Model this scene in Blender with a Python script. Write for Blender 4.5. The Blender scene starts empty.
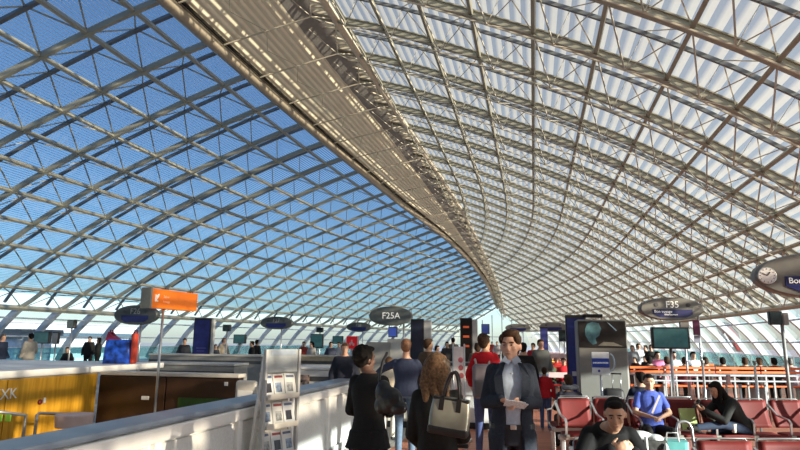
import bpy, bmesh, math, random
from mathutils import Vector, Matrix, Euler
R = math.radians
PI = math.pi
V = Vector
rnd = random.Random(7)
scene = bpy.context.scene
COL = scene.collection

# ------------------------------------------------------------------ camera
F = 600.0; HORV = 341.0; VPX = 535.0; CAMH = 1.7; ROLL = 0.0095
pit = math.atan((HORV - 225) / F)
yaw = math.atan((VPX - 400) / F * math.cos(pit))
fw = V((-math.sin(yaw) * math.cos(pit), math.cos(yaw) * math.cos(pit), math.sin(pit)))
rt0 = V((math.cos(yaw), math.sin(yaw), 0)); up0 = rt0.cross(fw)
rt = rt0 * math.cos(ROLL) + up0 * math.sin(ROLL); up = rt.cross(fw)
cd = bpy.data.cameras.new('camera'); cam = bpy.data.objects.new('camera', cd); COL.objects.link(cam)
cd.sensor_width = 36; cd.lens = F / 800 * 36; cd.clip_end = 3000; cd.clip_start = 0.1
m3 = Matrix((rt, up, -fw)).transposed()
cam.matrix_world = Matrix.Translation((0, 0, CAMH)) @ m3.to_4x4()
scene.camera = cam


def at(u, v, Y):
    d = fw + rt * ((u - 400) / F) + up * ((225 - v) / F)
    return V((0, 0, CAMH)) + d * (Y / d.y)


def atx(u, Y):
    return at(u, 341 + 0.0095 * (u - 400), Y).x


# ------------------------------------------------------------------ materials
MATS = {}


def newmat(name):
    m = bpy.data.materials.new(name); m.use_nodes = True
    nt = m.node_tree; nt.nodes.clear()
    out = nt.nodes.new('ShaderNodeOutputMaterial')
    return m, nt, out


def M(name, col=(.5, .5, .5), rough=.6, metal=0.0, var=.08, scale=6.0, spec=.5, emit=None, est=1.0, bump=0.0, kind='noise', stretch=(1, 1, 1), alpha=None, coat=0.0):
    if name in MATS: return MATS[name]
    m, nt, out = newmat(name)
    b = nt.nodes.new('ShaderNodeBsdfPrincipled')
    nt.links.new(b.outputs[0], out.inputs[0])
    tc = nt.nodes.new('ShaderNodeTexCoord'); mp = nt.nodes.new('ShaderNodeMapping')
    mp.inputs['Scale'].default_value = stretch
    nt.links.new(tc.outputs['Object'], mp.inputs[0])
    nz = nt.nodes.new('ShaderNodeTexNoise'); nz.inputs['Scale'].default_value = scale; nz.inputs['Detail'].default_value = 3
    nt.links.new(mp.outputs[0], nz.inputs[0])
    cr = nt.nodes.new('ShaderNodeValToRGB')
    c = V(col)
    lo = [max(0, x * (1 - var * 2)) for x in c]; hi = [min(1, x * (1 + var * 2)) for x in c]
    cr.color_ramp.elements[0].position = .3; cr.color_ramp.elements[1].position = .7
    cr.color_ramp.elements[0].color = (*lo, 1); cr.color_ramp.elements[1].color = (*hi, 1)
    nt.links.new(nz.outputs[0], cr.inputs[0]); nt.links.new(cr.outputs[0], b.inputs['Base Color'])
    b.inputs['Roughness'].default_value = rough; b.inputs['Metallic'].default_value = metal
    b.inputs['Specular IOR Level'].default_value = spec
    if coat: b.inputs['Coat Weight'].default_value = coat
    if bump:
        bp = nt.nodes.new('ShaderNodeBump'); bp.inputs['Strength'].default_value = bump; bp.inputs['Distance'].default_value = .01
        nt.links.new(nz.outputs[0], bp.inputs['Height']); nt.links.new(bp.outputs[0], b.inputs['Normal'])
    if emit:
        b.inputs['Emission Color'].default_value = (*emit, 1); b.inputs['Emission Strength'].default_value = est
    MATS[name] = m
    return m


def glass_mat(name, tint, refl=.08):
    m, nt, out = newmat(name)
    t = nt.nodes.new('ShaderNodeBsdfTransparent'); t.inputs[0].default_value = (*tint, 1)
    g = nt.nodes.new('ShaderNodeBsdfGlossy'); g.inputs['Roughness'].default_value = .05
    mx = nt.nodes.new('ShaderNodeMixShader'); fr = nt.nodes.new('ShaderNodeFresnel'); fr.inputs[0].default_value = 1.3
    ml = nt.nodes.new('ShaderNodeMath'); ml.operation = 'MULTIPLY'; ml.inputs[1].default_value = refl * 4
    nt.links.new(fr.outputs[0], ml.inputs[0]); nt.links.new(ml.outputs[0], mx.inputs[0])
    nt.links.new(t.outputs[0], mx.inputs[1]); nt.links.new(g.outputs[0], mx.inputs[2]); nt.links.new(mx.outputs[0], out.inputs[0])
    MATS[name] = m
    return m


def louvre_mat(name, period, duty, tint, white, transl, blotch, soft=.05, milk=0.0, clear0=0.0):
    """fritted roof glass: stripes along the building (uv.x is the distance along the arch), clear glass between"""
    m, nt, out = newmat(name); N = nt.nodes; L = nt.links
    uv = N.new('ShaderNodeUVMap'); sp = N.new('ShaderNodeSeparateXYZ'); L.new(uv.outputs[0], sp.inputs[0])
    dv = N.new('ShaderNodeMath'); dv.operation = 'DIVIDE'; dv.inputs[1].default_value = period; L.new(sp.outputs[0], dv.inputs[0])
    fr = N.new('ShaderNodeMath'); fr.operation = 'FRACT'; L.new(dv.outputs[0], fr.inputs[0])
    st = N.new('ShaderNodeMapRange'); st.inputs['From Min'].default_value = duty - soft; st.inputs['From Max'].default_value = duty + soft
    st.inputs['To Min'].default_value = 1; st.inputs['To Max'].default_value = milk; L.new(fr.outputs[0], st.inputs['Value'])
    tr = N.new('ShaderNodeBsdfTransparent'); tr.inputs[0].default_value = (*tint, 1)
    df = N.new('ShaderNodeBsdfDiffuse'); df.inputs[0].default_value = (*white, 1)
    tl = N.new('ShaderNodeBsdfTranslucent'); tl.inputs[0].default_value = (*white, 1)
    mf = N.new('ShaderNodeMixShader'); mf.inputs[0].default_value = transl; L.new(df.outputs[0], mf.inputs[1]); L.new(tl.outputs[0], mf.inputs[2])
    # noise blotches that paint reflections and tinted patches into the panes
    nz = N.new('ShaderNodeTexNoise'); nz.inputs['Scale'].default_value = .9; nz.inputs['Detail'].default_value = 4; L.new(uv.outputs[0], nz.inputs[0])
    nr = N.new('ShaderNodeMapRange'); nr.inputs['From Min'].default_value = .45; nr.inputs['From Max'].default_value = .75
    nr.inputs['To Min'].default_value = 0; nr.inputs['To Max'].default_value = blotch; L.new(nz.outputs[0], nr.inputs['Value'])
    mxm = N.new('ShaderNodeMath'); mxm.operation = 'MAXIMUM'; L.new(st.outputs[0], mxm.inputs[0]); L.new(nr.outputs[0], mxm.inputs[1])
    if clear0:
        gt = N.new('ShaderNodeMath'); gt.operation = 'GREATER_THAN'; gt.inputs[1].default_value = clear0; L.new(sp.outputs[0], gt.inputs[0])
        mg = N.new('ShaderNodeMath'); mg.operation = 'MULTIPLY'; L.new(gt.outputs[0], mg.inputs[0]); L.new(mxm.outputs[0], mg.inputs[1]); mxm = mg
        tcn = N.new('ShaderNodeMix'); tcn.data_type = 'RGBA'; tcn.inputs[6].default_value = (.90, .94, .96, 1); tcn.inputs[7].default_value = (*tint, 1); L.new(gt.outputs[0], tcn.inputs[0]); L.new(tcn.outputs[2], tr.inputs[0])
    mx = N.new('ShaderNodeMixShader'); L.new(mxm.outputs[0], mx.inputs[0]); L.new(tr.outputs[0], mx.inputs[1]); L.new(mf.outputs[0], mx.inputs[2])
    L.new(mx.outputs[0], out.inputs[0])
    MATS[name] = m
    return m


# ------------------------------------------------------------------ mesh builder
class MB:
    def __init__(s): s.v = []; s.f = []; s.uv = None; s.mi = []
    def quad_ok(s): pass
    def add(s, vs, fs, mi=0):
        o = len(s.v); s.v += [tuple(x) for x in vs]; s.f += [tuple(i + o for i in f) for f in fs]; s.mi += [mi] * len(fs)
    def box(s, c, d, rot=None, mi=0):
        c = V(c); hx, hy, hz = d[0] / 2, d[1] / 2, d[2] / 2
        vs = [V((x, y, z)) for x in (-hx, hx) for y in (-hy, hy) for z in (-hz, hz)]
        if rot is not None:
            vs = [rot @ v for v in vs]
        s.add([v + c for v in vs], [(0, 1, 3, 2), (4, 6, 7, 5), (0, 4, 5, 1), (2, 3, 7, 6), (0, 2, 6, 4), (1, 5, 7, 3)], mi)
    def rbox(s, c, d, r=.01, rot=None, seg=2, mi=0):
        bm = bmesh.new(); bmesh.ops.create_cube(bm, size=1)
        for v in bm.verts: v.co = V((v.co.x * d[0], v.co.y * d[1], v.co.z * d[2]))
        r = min(r, min(d) * .49)
        bmesh.ops.bevel(bm, geom=bm.edges[:] + bm.verts[:], offset=r, segments=seg, affect='EDGES', profile=.5)
        bm.verts.index_update()
        s.add([((rot @ v.co) if rot is not None else v.co) + V(c) for v in bm.verts], [tuple(v.index for v in f.verts) for f in bm.faces], mi)
        bm.free()
    def beam(s, p0, p1, w, h, upv=(0, 0, 1), mi=0):
        p0 = V(p0); p1 = V(p1); d = (p1 - p0)
        if d.length < 1e-6: return
        d.normalize(); u = V(upv); sd = d.cross(u)
        if sd.length < 1e-4: sd = d.cross(V((1, 0, 0)))
        sd.normalize(); u = sd.cross(d)
        vs = [p + sd * a * w / 2 + u * b * h / 2 for p in (p0, p1) for a, b in ((-1, -1), (1, -1), (1, 1), (-1, 1))]
        s.add(vs, [(0, 3, 2, 1), (4, 5, 6, 7), (0, 1, 5, 4), (1, 2, 6, 5), (2, 3, 7, 6), (3, 0, 4, 7)], mi)
    def sweep(s, pts, ups, w, h, mi=0, closed_ends=True):
        n = len(pts); vs = []
        for i, p in enumerate(pts):
            d = (V(pts[min(i + 1, n - 1)]) - V(pts[max(i - 1, 0)])).normalized(); u = V(ups[i])
            sd = d.cross(u).normalized(); u = sd.cross(d)
            hw = (w[i] if isinstance(w, list) else w) / 2; hh = (h[i] if isinstance(h, list) else h) / 2
            vs += [V(p) + sd * a * hw + u * b * hh for a, b in ((-1, -1), (1, -1), (1, 1), (-1, 1))]
        fs = []
        for i in range(n - 1):
            for k in range(4):
                a = i * 4 + k; b = i * 4 + (k + 1) % 4; fs.append((a, b, b + 4, a + 4))
        fs += [(3, 2, 1, 0), tuple(4 * (n - 1) + k for k in range(4))]
        s.add(vs, fs, mi)
    def rod(s, p0, p1, r, n=4, r1=None, mi=0):
        p0 = V(p0); p1 = V(p1); d = p1 - p0
        if d.length < 1e-6: return
        d.normalize(); a = d.orthogonal().normalized(); b = d.cross(a); r1 = r if r1 is None else r1
        vs = [p0 + (a * math.cos(2 * PI * k / n) + b * math.sin(2 * PI * k / n)) * r for k in range(n)]
        vs += [p1 + (a * math.cos(2 * PI * k / n) + b * math.sin(2 * PI * k / n)) * r1 for k in range(n)]
        s.add(vs, [(k, (k + 1) % n, n + (k + 1) % n, n + k) for k in range(n)] + [tuple(range(n))[::-1], tuple(range(n, 2 * n))], mi)
    def tube(s, pts, r, n=8, mi=0, closed=False):
        pts = [V(p) for p in pts]; m = len(pts); rings = []
        prev = None
        for i, p in enumerate(pts):
            if closed: d = (pts[(i + 1) % m] - pts[i - 1]).normalized()
            else: d = (pts[min(i + 1, m - 1)] - pts[max(i - 1, 0)]).normalized()
            a = (d.orthogonal() if prev is None else (prev - d * prev.dot(d))).normalized(); prev = a; b = d.cross(a)
            rr = r[i] if isinstance(r, list) else r
            rings += [p + (a * math.cos(2 * PI * k / n) + b * math.sin(2 * PI * k / n)) * rr for k in range(n)]
        fs = []
        for i in range(m if closed else m - 1):
            j = (i + 1) % m
            fs += [(i * n + k, i * n + (k + 1) % n, j * n + (k + 1) % n, j * n + k) for k in range(n)]
        if not closed: fs += [tuple(range(n))[::-1], tuple(range((m - 1) * n, m * n))]
        s.add(rings, fs, mi)
    def ell(s, c, r, rot=None, nu=14, nv=9, mi=0):
        c = V(c); vs = []; fs = []
        for i in range(1, nv):
            t = PI * i / nv
            for k in range(nu):
                q = V((math.sin(t) * math.cos(2 * PI * k / nu) * r[0], math.sin(t) * math.sin(2 * PI * k / nu) * r[1], math.cos(t) * r[2]))
                vs.append((rot @ q if rot is not None else q) + c)
        top = V((0, 0, r[2])); bot = V((0, 0, -r[2]))
        vs += [(rot @ top if rot is not None else top) + c, (rot @ bot if rot is not None else bot) + c]
        T = len(vs) - 2; B = T + 1
        for i in range(nv - 2):
            for k in range(nu):
                fs.append((i * nu + k, (i + 1) * nu + k, (i + 1) * nu + (k + 1) % nu, i * nu + (k + 1) % nu))
        for k in range(nu):
            fs.append((T, k, (k + 1) % nu)); fs.append((B, (nv - 2) * nu + (k + 1) % nu, (nv - 2) * nu + k))
        s.add(vs, fs, mi)
    def loft(s, rings, n=20, mi=0, pw=2.3):
        """rings: (centre, side vector, front vector), closed by caps"""
        vs = []; e = 2 / pw
        for c, a, b in rings:
            c = V(c); a = V(a); b = V(b)
            for k in range(n):
                t = 2 * PI * k / n; ct = math.cos(t); sn = math.sin(t)
                vs.append(c + a * math.copysign(abs(ct) ** e, ct) + b * math.copysign(abs(sn) ** e, sn))
        m = len(rings); fs = []
        for i in range(m - 1):
            fs += [(i * n + k, i * n + (k + 1) % n, (i + 1) * n + (k + 1) % n, (i + 1) * n + k) for k in range(n)]
        fs += [tuple(range(n))[::-1], tuple(range((m - 1) * n, m * n))]
        s.add(vs, fs, mi)
    def openloft(s, rings, gaps, th, n=26, pw=2.3):
        """like loft, open at the front by the half angle gaps[i], wall thickness th"""
        e = 2 / pw; out = []; inn = []
        for (c, a, b), g in zip(rings, gaps):
            c = V(c); a = V(a); b = V(b); la = a.length; lb = b.length
            for k in range(n):
                t = PI / 2 + g + (2 * PI - 2 * g) * k / (n - 1); ct = math.cos(t); sn = math.sin(t)
                fx = math.copysign(abs(ct) ** e, ct); fy = math.copysign(abs(sn) ** e, sn)
                out.append(c + a * fx + b * fy); inn.append(c + a * fx * (1 - th / la) + b * fy * (1 - th / lb))
        m = len(rings); o = m * n; fs = []
        for i in range(m - 1):
            for k in range(n - 1):
                q = (i * n + k, i * n + k + 1, (i + 1) * n + k + 1, (i + 1) * n + k)
                fs.append(q); fs.append(tuple(x + o for x in q[::-1]))
            for k in (0, n - 1):
                q = (i * n + k, (i + 1) * n + k, (i + 1) * n + k + o, i * n + k + o)
                fs.append(q if k == 0 else q[::-1])
        for i in (0, m - 1):
            for k in range(n - 1):
                q = (i * n + k, i * n + k + o, i * n + k + 1 + o, i * n + k + 1)
                fs.append(q if i == 0 else q[::-1])
        s.add(out + inn, fs)
    def prism(s, poly, y0, y1, mi=0):
        """polygon in x,z extruded along y"""
        n = len(poly)
        s.add([(x, y0, z) for x, z in poly] + [(x, y1, z) for x, z in poly],
              [tuple(range(n)), tuple(range(n, 2 * n))[::-1]] + [(k, n + k, n + (k + 1) % n, (k + 1) % n) for k in range(n)], mi)
    def mesh(s, name, mats, smooth=False):
        me = bpy.data.meshes.new(name); me.from_pydata(s.v, [], s.f)
        for m in (mats if isinstance(mats, (list, tuple)) else [mats]): me.materials.append(m)
        if any(s.mi): me.polygons.foreach_set('material_index', s.mi)
        if s.uv:
            ul = me.uv_layers.new(name='UVMap')
            for lp in me.loops: ul.data[lp.index].uv = s.uv[lp.vertex_index]
        bm = bmesh.new(); bm.from_mesh(me); bmesh.ops.recalc_face_normals(bm, faces=bm.faces[:]); bm.to_mesh(me); bm.free()
        if smooth: me.polygons.foreach_set('use_smooth', [True] * len(me.polygons))
        me.update()
        return me
    def obj(s, name, mats, parent=None, smooth=False, loc=None):
        o = bpy.data.objects.new(name, s.mesh(name, mats, smooth)); COL.objects.link(o)
        if parent is not None: o.parent = parent
        if loc is not None: o.location = loc
        return o


def remesh(mb, name, mat, vox, parent=None, sm=2, loc=None):
    """one continuous skin around overlapping closed shapes"""
    me = mb.mesh(name + '_raw', mat)
    o = bpy.data.objects.new(name, me); COL.objects.link(o)
    r = o.modifiers.new('r', 'REMESH'); r.mode = 'VOXEL'; r.voxel_size = vox; r.use_smooth_shade = True
    s = o.modifiers.new('s', 'SMOOTH'); s.factor = .5; s.iterations = sm
    dg = bpy.context.evaluated_depsgraph_get(); dg.update()
    nm = bpy.data.meshes.new_from_object(o.evaluated_get(dg), depsgraph=dg)
    o.modifiers.clear(); o.data = nm
    nm.materials.clear(); nm.materials.append(mat)
    nm.polygons.foreach_set('use_smooth', [True] * len(nm.polygons))
    nm.name = name
    bpy.data.meshes.remove(me)
    if parent is not None: o.parent = parent
    if loc is not None: o.location = loc
    return o


def thing(name, label, cat, loc=(0, 0, 0), rz=0, group=None, kind=None):
    o = bpy.data.objects.new(name, None); COL.objects.link(o); o.empty_display_size = .1
    o.location = loc; o.rotation_euler = (0, 0, rz)
    return tag(o, label, cat, group, kind)


def tag(o, label, cat, group=None, kind=None):
    if label: o['label'] = label
    if cat: o['category'] = cat
    if group: o['group'] = group
    if kind: o['kind'] = kind
    return o


def struct(o, label=None, cat=None):
    o['kind'] = 'structure'
    if label: o['label'] = label; o['category'] = cat
    return o


def copy_tree(o, parent=None):
    c = o.copy(); COL.objects.link(c)
    if parent is not None: c.parent = parent
    for ch in o.children: copy_tree(ch, c)
    return c


def text(name, body, size, mat, loc, parent=None, rot=(PI / 2, 0, 0), ext=.004, align='CENTER', shear=0):
    cu = bpy.data.curves.new(name, 'FONT'); cu.body = body; cu.size = size; cu.extrude = ext; cu.align_x = align; cu.align_y = 'CENTER'; cu.shear = shear
    o = bpy.data.objects.new(name, cu); COL.objects.link(o)
    dg = bpy.context.evaluated_depsgraph_get(); dg.update()
    me = bpy.data.meshes.new_from_object(o.evaluated_get(dg)); COL.objects.unlink(o); bpy.data.objects.remove(o)
    me.materials.clear(); me.materials.append(mat)
    o = bpy.data.objects.new(name, me); COL.objects.link(o); o.location = loc; o.rotation_euler = rot
    if parent is not None: o.parent = parent
    return o


# palette
paint = M('roof_paint', (.36, .365, .30), .5, var=.03)
paint_d = M('roof_paint_outer', (.16, .18, .20), .5, var=.03)
paint_w = M('facade_rib_paint', (.34, .40, .46), .45, var=.03)
cream = M('spine_sheet', (.74, .70, .58), .6, var=.03)
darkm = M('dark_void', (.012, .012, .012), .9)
white = M('white_laminate', (.78, .78, .76), .4, var=.02)
offw = M('warm_white', (.64, .61, .54), .5, var=.03)
gcap = M('grey_blue_cap', (.20, .25, .32), .35, var=.03)
chrome = M('brushed_metal', (.55, .56, .56), .3, .85, var=.03)
grey = M('mid_grey', (.26, .265, .26), .5, var=.04)
lgrey = M('light_grey', (.45, .46, .46), .5, var=.04)
dgrey = M('dark_grey', (.06, .065, .07), .5, var=.04)
black = M('black_plastic', (.015, .015, .017), .4, var=.05)
# ------------------------------------------------------------------ the roof: two glass shells leaning on a spine
PROF = [(-2.75, 0.0), (-2.3, .9), (-1.4, 2.25), (0, 3.65), (1.3, 4.7), (2.7, 5.62), (4, 6.5), (5.4, 7.4), (7, 8.5), (8.85, 9.6), (10.85, 10.65), (12.75, 11.55), (17.75, 13.7), (22, 15.1), (26, 16.2)]


def lerp(tab, x):
    if x <= tab[0][0]: return tab[0][1]
    for (a, b), (c, d) in zip(tab, tab[1:]):
        if x <= c: return b + (d - b) * (x - a) / (c - a)
    return tab[-1][1]


def smoothtab(tab, n=6):
    # catmull-rom refinement
    out = []
    for i in range(len(tab) - 1):
        p = [tab[max(i - 1, 0)], tab[i], tab[i + 1], tab[min(i + 2, len(tab) - 1)]]
        x0, x1 = p[1][0], p[2][0]
        m0 = (p[2][1] - p[0][1]) / (p[2][0] - p[0][0]); m1 = (p[3][1] - p[1][1]) / (p[3][0] - p[1][0])
        for k in range(n):
            t = k / n; h = x1 - x0
            out.append((x0 + t * h, (2 * t**3 - 3 * t**2 + 1) * p[1][1] + (t**3 - 2 * t**2 + t) * h * m0 + (-2 * t**3 + 3 * t**2) * p[2][1] + (t**3 - t**2) * h * m1))
    out.append(tab[-1]); return out


PROF = smoothtab(PROF)
XR = smoothtab([(-20, -8.5), (0, -8.5), (20, -8.5), (36, -8.05), (56, -7.35), (78, -6.8), (95, -6.2), (114, -5.9), (120, -5.8)])
XL = smoothtab([(-20, -11.8), (0, -11.8), (25, -11.6), (47, -10.4), (64, -8.8), (90, -7.0), (114, -6.2), (120, -6.0)])


def xt(side, y):
    return 13.05 - max(0, y - 42) ** 2 / 352 if side > 0 else -31.6 + max(0, y - 20) ** 2 / 480


def hz(side, off):
    z = lerp(PROF, off)
    if side > 0: return z
    return 3.5 + (z - 3.65) * .90 if off > 0 else z * 3.5 / 3.65


def S(side, y, off, out=0.0):
    """point of the shell at distance y, off metres (in plan) in from the trim line, out metres outside of it"""
    x = xt(side, y) - side * off; z = hz(side, off)
    if out:
        e = .25; dz = hz(side, off + e) - hz(side, off - e)
        n = V((side * dz, 0, 2 * e)).normalized()
        return V((x, y, z)) + n * out
    return V((x, y, z))


def width(side, y):
    return xt(1, y) - lerp(XR, y) if side > 0 else lerp(XL, y) - xt(-1, y)


# equal steps along the arch
def arc_offs(step):
    res = [0.0]; acc = 0; o = 0; pz = lerp(PROF, 0)
    while o < 24:
        o2 = o + .05; z2 = lerp(PROF, o2); acc += math.hypot(.05, z2 - pz); o, pz = o2, z2
        if acc >= step: res.append(o); acc -= step
    return res


def arclen(off):
    acc = 0; o = 0; sgn = 1 if off > 0 else -1; pz = lerp(PROF, 0)
    while o < abs(off):
        d = min(.3, abs(off) - o); z2 = lerp(PROF, sgn * (o + d)); acc += math.hypot(d, z2 - pz); o += d; pz = z2
        if d < .3: break
    return sgn * acc


OFFS = {1: [0, 1.35, 2.7, 4.0, 5.4, 7.0, 8.85, 10.85, 12.75, 14.75, 16.6, 18.5, 20.2], -1: arc_offs(1.93)}
YEND = 113.0
RY = {1: [21.5 + 3.1 * k for k in range(-11, 30)], -1: [16.5 + 3.1 * k for k in range(-9, 32)]}
roofs = {}
for side in (1, -1):
    ce = thing('ceiling', 'pale steel and fritted glass shell on the %s of the spine' % ('right' if side > 0 else 'left'), 'ceiling')
    ce['kind'] = 'structure'; roofs[side] = ce
    offs = OFFS[side]; ry = [y for y in RY[side] if y < YEND]
    gout = .34 if side > 0 else .62
    # ribs
    for i, y in enumerate(ry):
        w = width(side, y)
        oo = [-2.75, -2.5, -2.2, -1.8, -1.4, -1.0, -.5, 0] + [x * .6 for x in range(1, int(w / .6) + 1)]
        if w - oo[-1] > .1: oo.append(w)
        pts = [S(side, y, o, .12 if o <= 0 else 0) for o in oo]; ups = []
        for o in oo:
            ups.append((S(side, y, o, 1) - S(side, y, o)).normalized())
        k = len([o for o in oo if o <= 0])
        b = MB()
        b.sweep(pts[k - 1:], ups[k - 1:], .15 if side < 0 else .10, .22 if side < 0 else .24)
        if side > 0: # flanges of the I section
            b.sweep([p - u * .12 for p, u in zip(pts[k - 1:], ups[k - 1:])], ups[k - 1:], .20, .04)
            b.sweep([p + u * .12 for p, u in zip(pts[k - 1:], ups[k - 1:])], ups[k - 1:], .20, .04)
        b.obj('rib', paint, ce)
        b = MB(); b.sweep(pts[:k], ups[:k], .30, .36); b.obj('rib_foot', paint_w if side < 0 else M('rib_white', (.66, .68, .68), .45, var=.03), ce)
    # purlins along the building
    for off in offs:
        ys = [y for y in ry if width(side, y) > off]
        if len(ys) < 2: continue
        # run out to where the line meets the spine
        ye = ys[-1]
        while width(side, ye) > off and ye < YEND: ye += .25
        ys = ys + [ye]
        sub = []
        for a, c in zip(ys, ys[1:]): sub += [a, (a + c) / 2]
        sub.append(ys[-1])
        b = MB(); pts = [S(side, y, off) for y in sub]; ups = [(S(side, y, off, 1) - S(side, y, off)).normalized() for y in sub]
        if off == 0: b.sweep(pts, ups, .22, .24)
        else: b.sweep(pts, ups, .12, .16 if side < 0 else .12)
        b.obj('purlin', paint, ce)
    # outer bars half way between the ribs
    ob = MB()
    for y0, y1 in zip(ry, ry[1:]):
        y = (y0 + y1) / 2; w = width(side, y); n = max(2, int(w / 1.2)); oo = [w * k / n for k in range(n + 1)]
        oo = [max(o, .3) for o in oo]
        ob.sweep([S(side, y, o, gout * (min(1, o / 1.5)) - .07) for o in oo], [(S(side, y, o, 1) - S(side, y, o)).normalized() for o in oo], .15 if side < 0 else .09, .12)
    ob.obj('glazing_bars', paint_d, ce)
    # rods
    rd = MB(); ch = MB()
    for y0, y1 in zip(ry, ry[1:]):
        ym = (y0 + y1) / 2; w = width(side, ym)
        lows = []
        for o0, o1 in zip(offs, offs[1:]):
            if o1 > w: break
            om = (o0 + o1) / 2
            if side < 0:
                c = S(side, ym, om, gout * min(1, om / 1.5))
                for yy in (y0, y1):
                    for oo in (o0, o1): rd.rod(S(side, yy, oo), c, .034, 4)
            else:
                c = S(side, ym, om, -.95); lows.append((om, c))
                for yy in (y0, y1):
                    rd.rod(S(side, yy, o1), c, .03, 3); rd.rod(S(side, yy, o0), c, .018, 3)
                rd.rod(c, S(side, ym, om, gout), .012, 3)
                c2 = S(side, ym, om, gout)
                for yy in (y0, y1): rd.rod(S(side, yy, o0), c2, .02, 3)
        if side > 0 and len(lows) > 1:
            for (a, p), (b_, q) in zip(lows, lows[1:]): ch.rod(p, q, .032, 4)
    tag(rd.obj('strut_web', M('strut_paint', (.62, .60, .50), .5, var=.03) if side > 0 else paint, ce), None, None, kind='stuff')
    if ch.v: tag(ch.obj('tie_rods', M('strut_paint'), ce), None, None, kind='stuff')
    # glass
    b = MB(); b.uv = []; ys = [y for y in [ry[0] - 1 + 1.55 * k for k in range(200)] if y <= YEND + .5]; nn = 30
    for y in ys:
        w = width(side, y)
        for k in range(nn + 1):
            o = (0 if side > 0 else .0) + w * k / nn; g = gout * min(1, .25 + o / 1.5)
            b.v.append(tuple(S(side, y, o, g))); b.uv.append((arclen(o), y))
    for i in range(len(ys) - 1):
        for k in range(nn): b.f.append((i * (nn + 1) + k, i * (nn + 1) + k + 1, (i + 1) * (nn + 1) + k + 1, (i + 1) * (nn + 1) + k)); b.mi.append(0)
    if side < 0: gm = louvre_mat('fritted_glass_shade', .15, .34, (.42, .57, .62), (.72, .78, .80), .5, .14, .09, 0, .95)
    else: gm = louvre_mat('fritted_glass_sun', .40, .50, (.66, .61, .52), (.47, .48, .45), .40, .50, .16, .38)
    b.obj('roof_glass', gm, ce, smooth=True)

# facade glass below the trim lines
ywin = 0
for side, wn in ((-1, 'window_1'), (1, 'window_2')):
    b = MB(); ry = [y for y in RY[side] if y < YEND]; oo = [-2.7, -2.3, -1.8, -1.4, -.9, -.45, 0]
    for y in ry:
        for o in oo: b.v.append(tuple(S(side, y, o, .22)))
    n = len(oo)
    for i in range(len(ry) - 1):
        for k in range(n - 1): b.f.append((i * n + k, i * n + k + 1, (i + 1) * n + k + 1, (i + 1) * n + k)); b.mi.append(0)
    g = b.obj(wn, glass_mat('facade_glass' + wn[-1], (.78, .87, .90) if side > 0 else (.90, .96, .98)), smooth=True); struct(g)
    b = MB()
    for o in (-.75, -1.75):
        pts = [S(side, y, o, .12) for y in ry]; b.sweep(pts, [(S(side, y, o, 1) - S(side, y, o)).normalized() for y in ry], .07, .07)
    b.obj('transom', paint_w, g)

# spine: sheet metal ceiling strip, dark slots, edge tubes
sp = thing('trim_1', 'long cream spine strip between the two glass shells', 'ceiling spine'); sp['kind'] = 'structure'
ys = [RY[1][0] + 1.55 * k for k in range(200)]; ys = [y for y in ys if y <= YEND + 1]


def spR(y, dx=0): x = lerp(XR, y) + dx; return V((x, y, hz(1, xt(1, y) - x)))
def spL(y, dx=0, out=0): x = lerp(XL, y) + dx; return V((x, y, hz(-1, x - xt(-1, y)) + out))


def strip(fa, fb, ysl, name, mat, th=.08, parent=sp):
    b = MB()
    for y in ysl:
        a = fa(y); c = fb(y); b.v += [tuple(a), tuple(c), tuple(c + V((0, 0, th))), tuple(a + V((0, 0, th)))]
    m = len(ysl)
    for i in range(m - 1):
        for k in range(4): b.f.append((i * 4 + k, i * 4 + (k + 1) % 4, i * 4 + 4 + (k + 1) % 4, i * 4 + 4 + k)); b.mi.append(0)
    b.f += [(0, 1, 2, 3), tuple((m - 1) * 4 + k for k in (3, 2, 1, 0))]; b.mi += [0, 0]
    return b.obj(name, mat, parent)


# corrugated sheet: ribs follow the building
m, nt, out = newmat('spine_panel'); N = nt.nodes; L = nt.links
pb = N.new('ShaderNodeBsdfPrincipled'); L.new(pb.outputs[0], out.inputs[0]); pb.inputs['Roughness'].default_value = .55
pb.inputs['Base Color'].default_value = (.80, .76, .62, 1)
uvn = N.new('ShaderNodeUVMap'); sx = N.new('ShaderNodeSeparateXYZ'); L.new(uvn.outputs[0], sx.inputs[0])
w1 = N.new('ShaderNodeMath'); w1.operation = 'MULTIPLY'; w1.inputs[1].default_value = 14 * 2 * PI; L.new(sx.outputs[0], w1.inputs[0])
w2 = N.new('ShaderNodeMath'); w2.operation = 'SINE'; L.new(w1.outputs[0], w2.inputs[0])
cr = N.new('ShaderNodeValToRGB'); cr.color_ramp.elements[0].position = .0; cr.color_ramp.elements[0].color = (.78, .76, .58, 1); cr.color_ramp.elements[1].position = .25; cr.color_ramp.elements[1].color = (.95, .93, .75, 1)
w3 = N.new('ShaderNodeMath'); w3.operation = 'ADD'; w3.inputs[1].default_value = 1; L.new(w2.outputs[0], w3.inputs[0]); L.new(w3.outputs[0], cr.inputs[0]); L.new(cr.outputs[0], pb.inputs['Base Color'])
bp = N.new('ShaderNodeBump'); bp.inputs['Strength'].default_value = .5; bp.inputs['Distance'].default_value = .04; L.new(w2.outputs[0], bp.inputs['Height']); L.new(bp.outputs[0], pb.inputs['Normal'])
b = MB(); b.uv = []
for y in ys:
    for k in range(9):
        t = k / 8; p = spL(y).lerp(spR(y), t); b.v.append(tuple(p + V((0, 0, .05)))); b.uv.append((t, y))
for i in range(len(ys) - 1):
    for k in range(8): b.f.append((i * 9 + k, i * 9 + k + 1, i * 9 + k + 10, i * 9 + k + 9)); b.mi.append(0)
b.obj('sheet_panel', m, sp)
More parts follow.
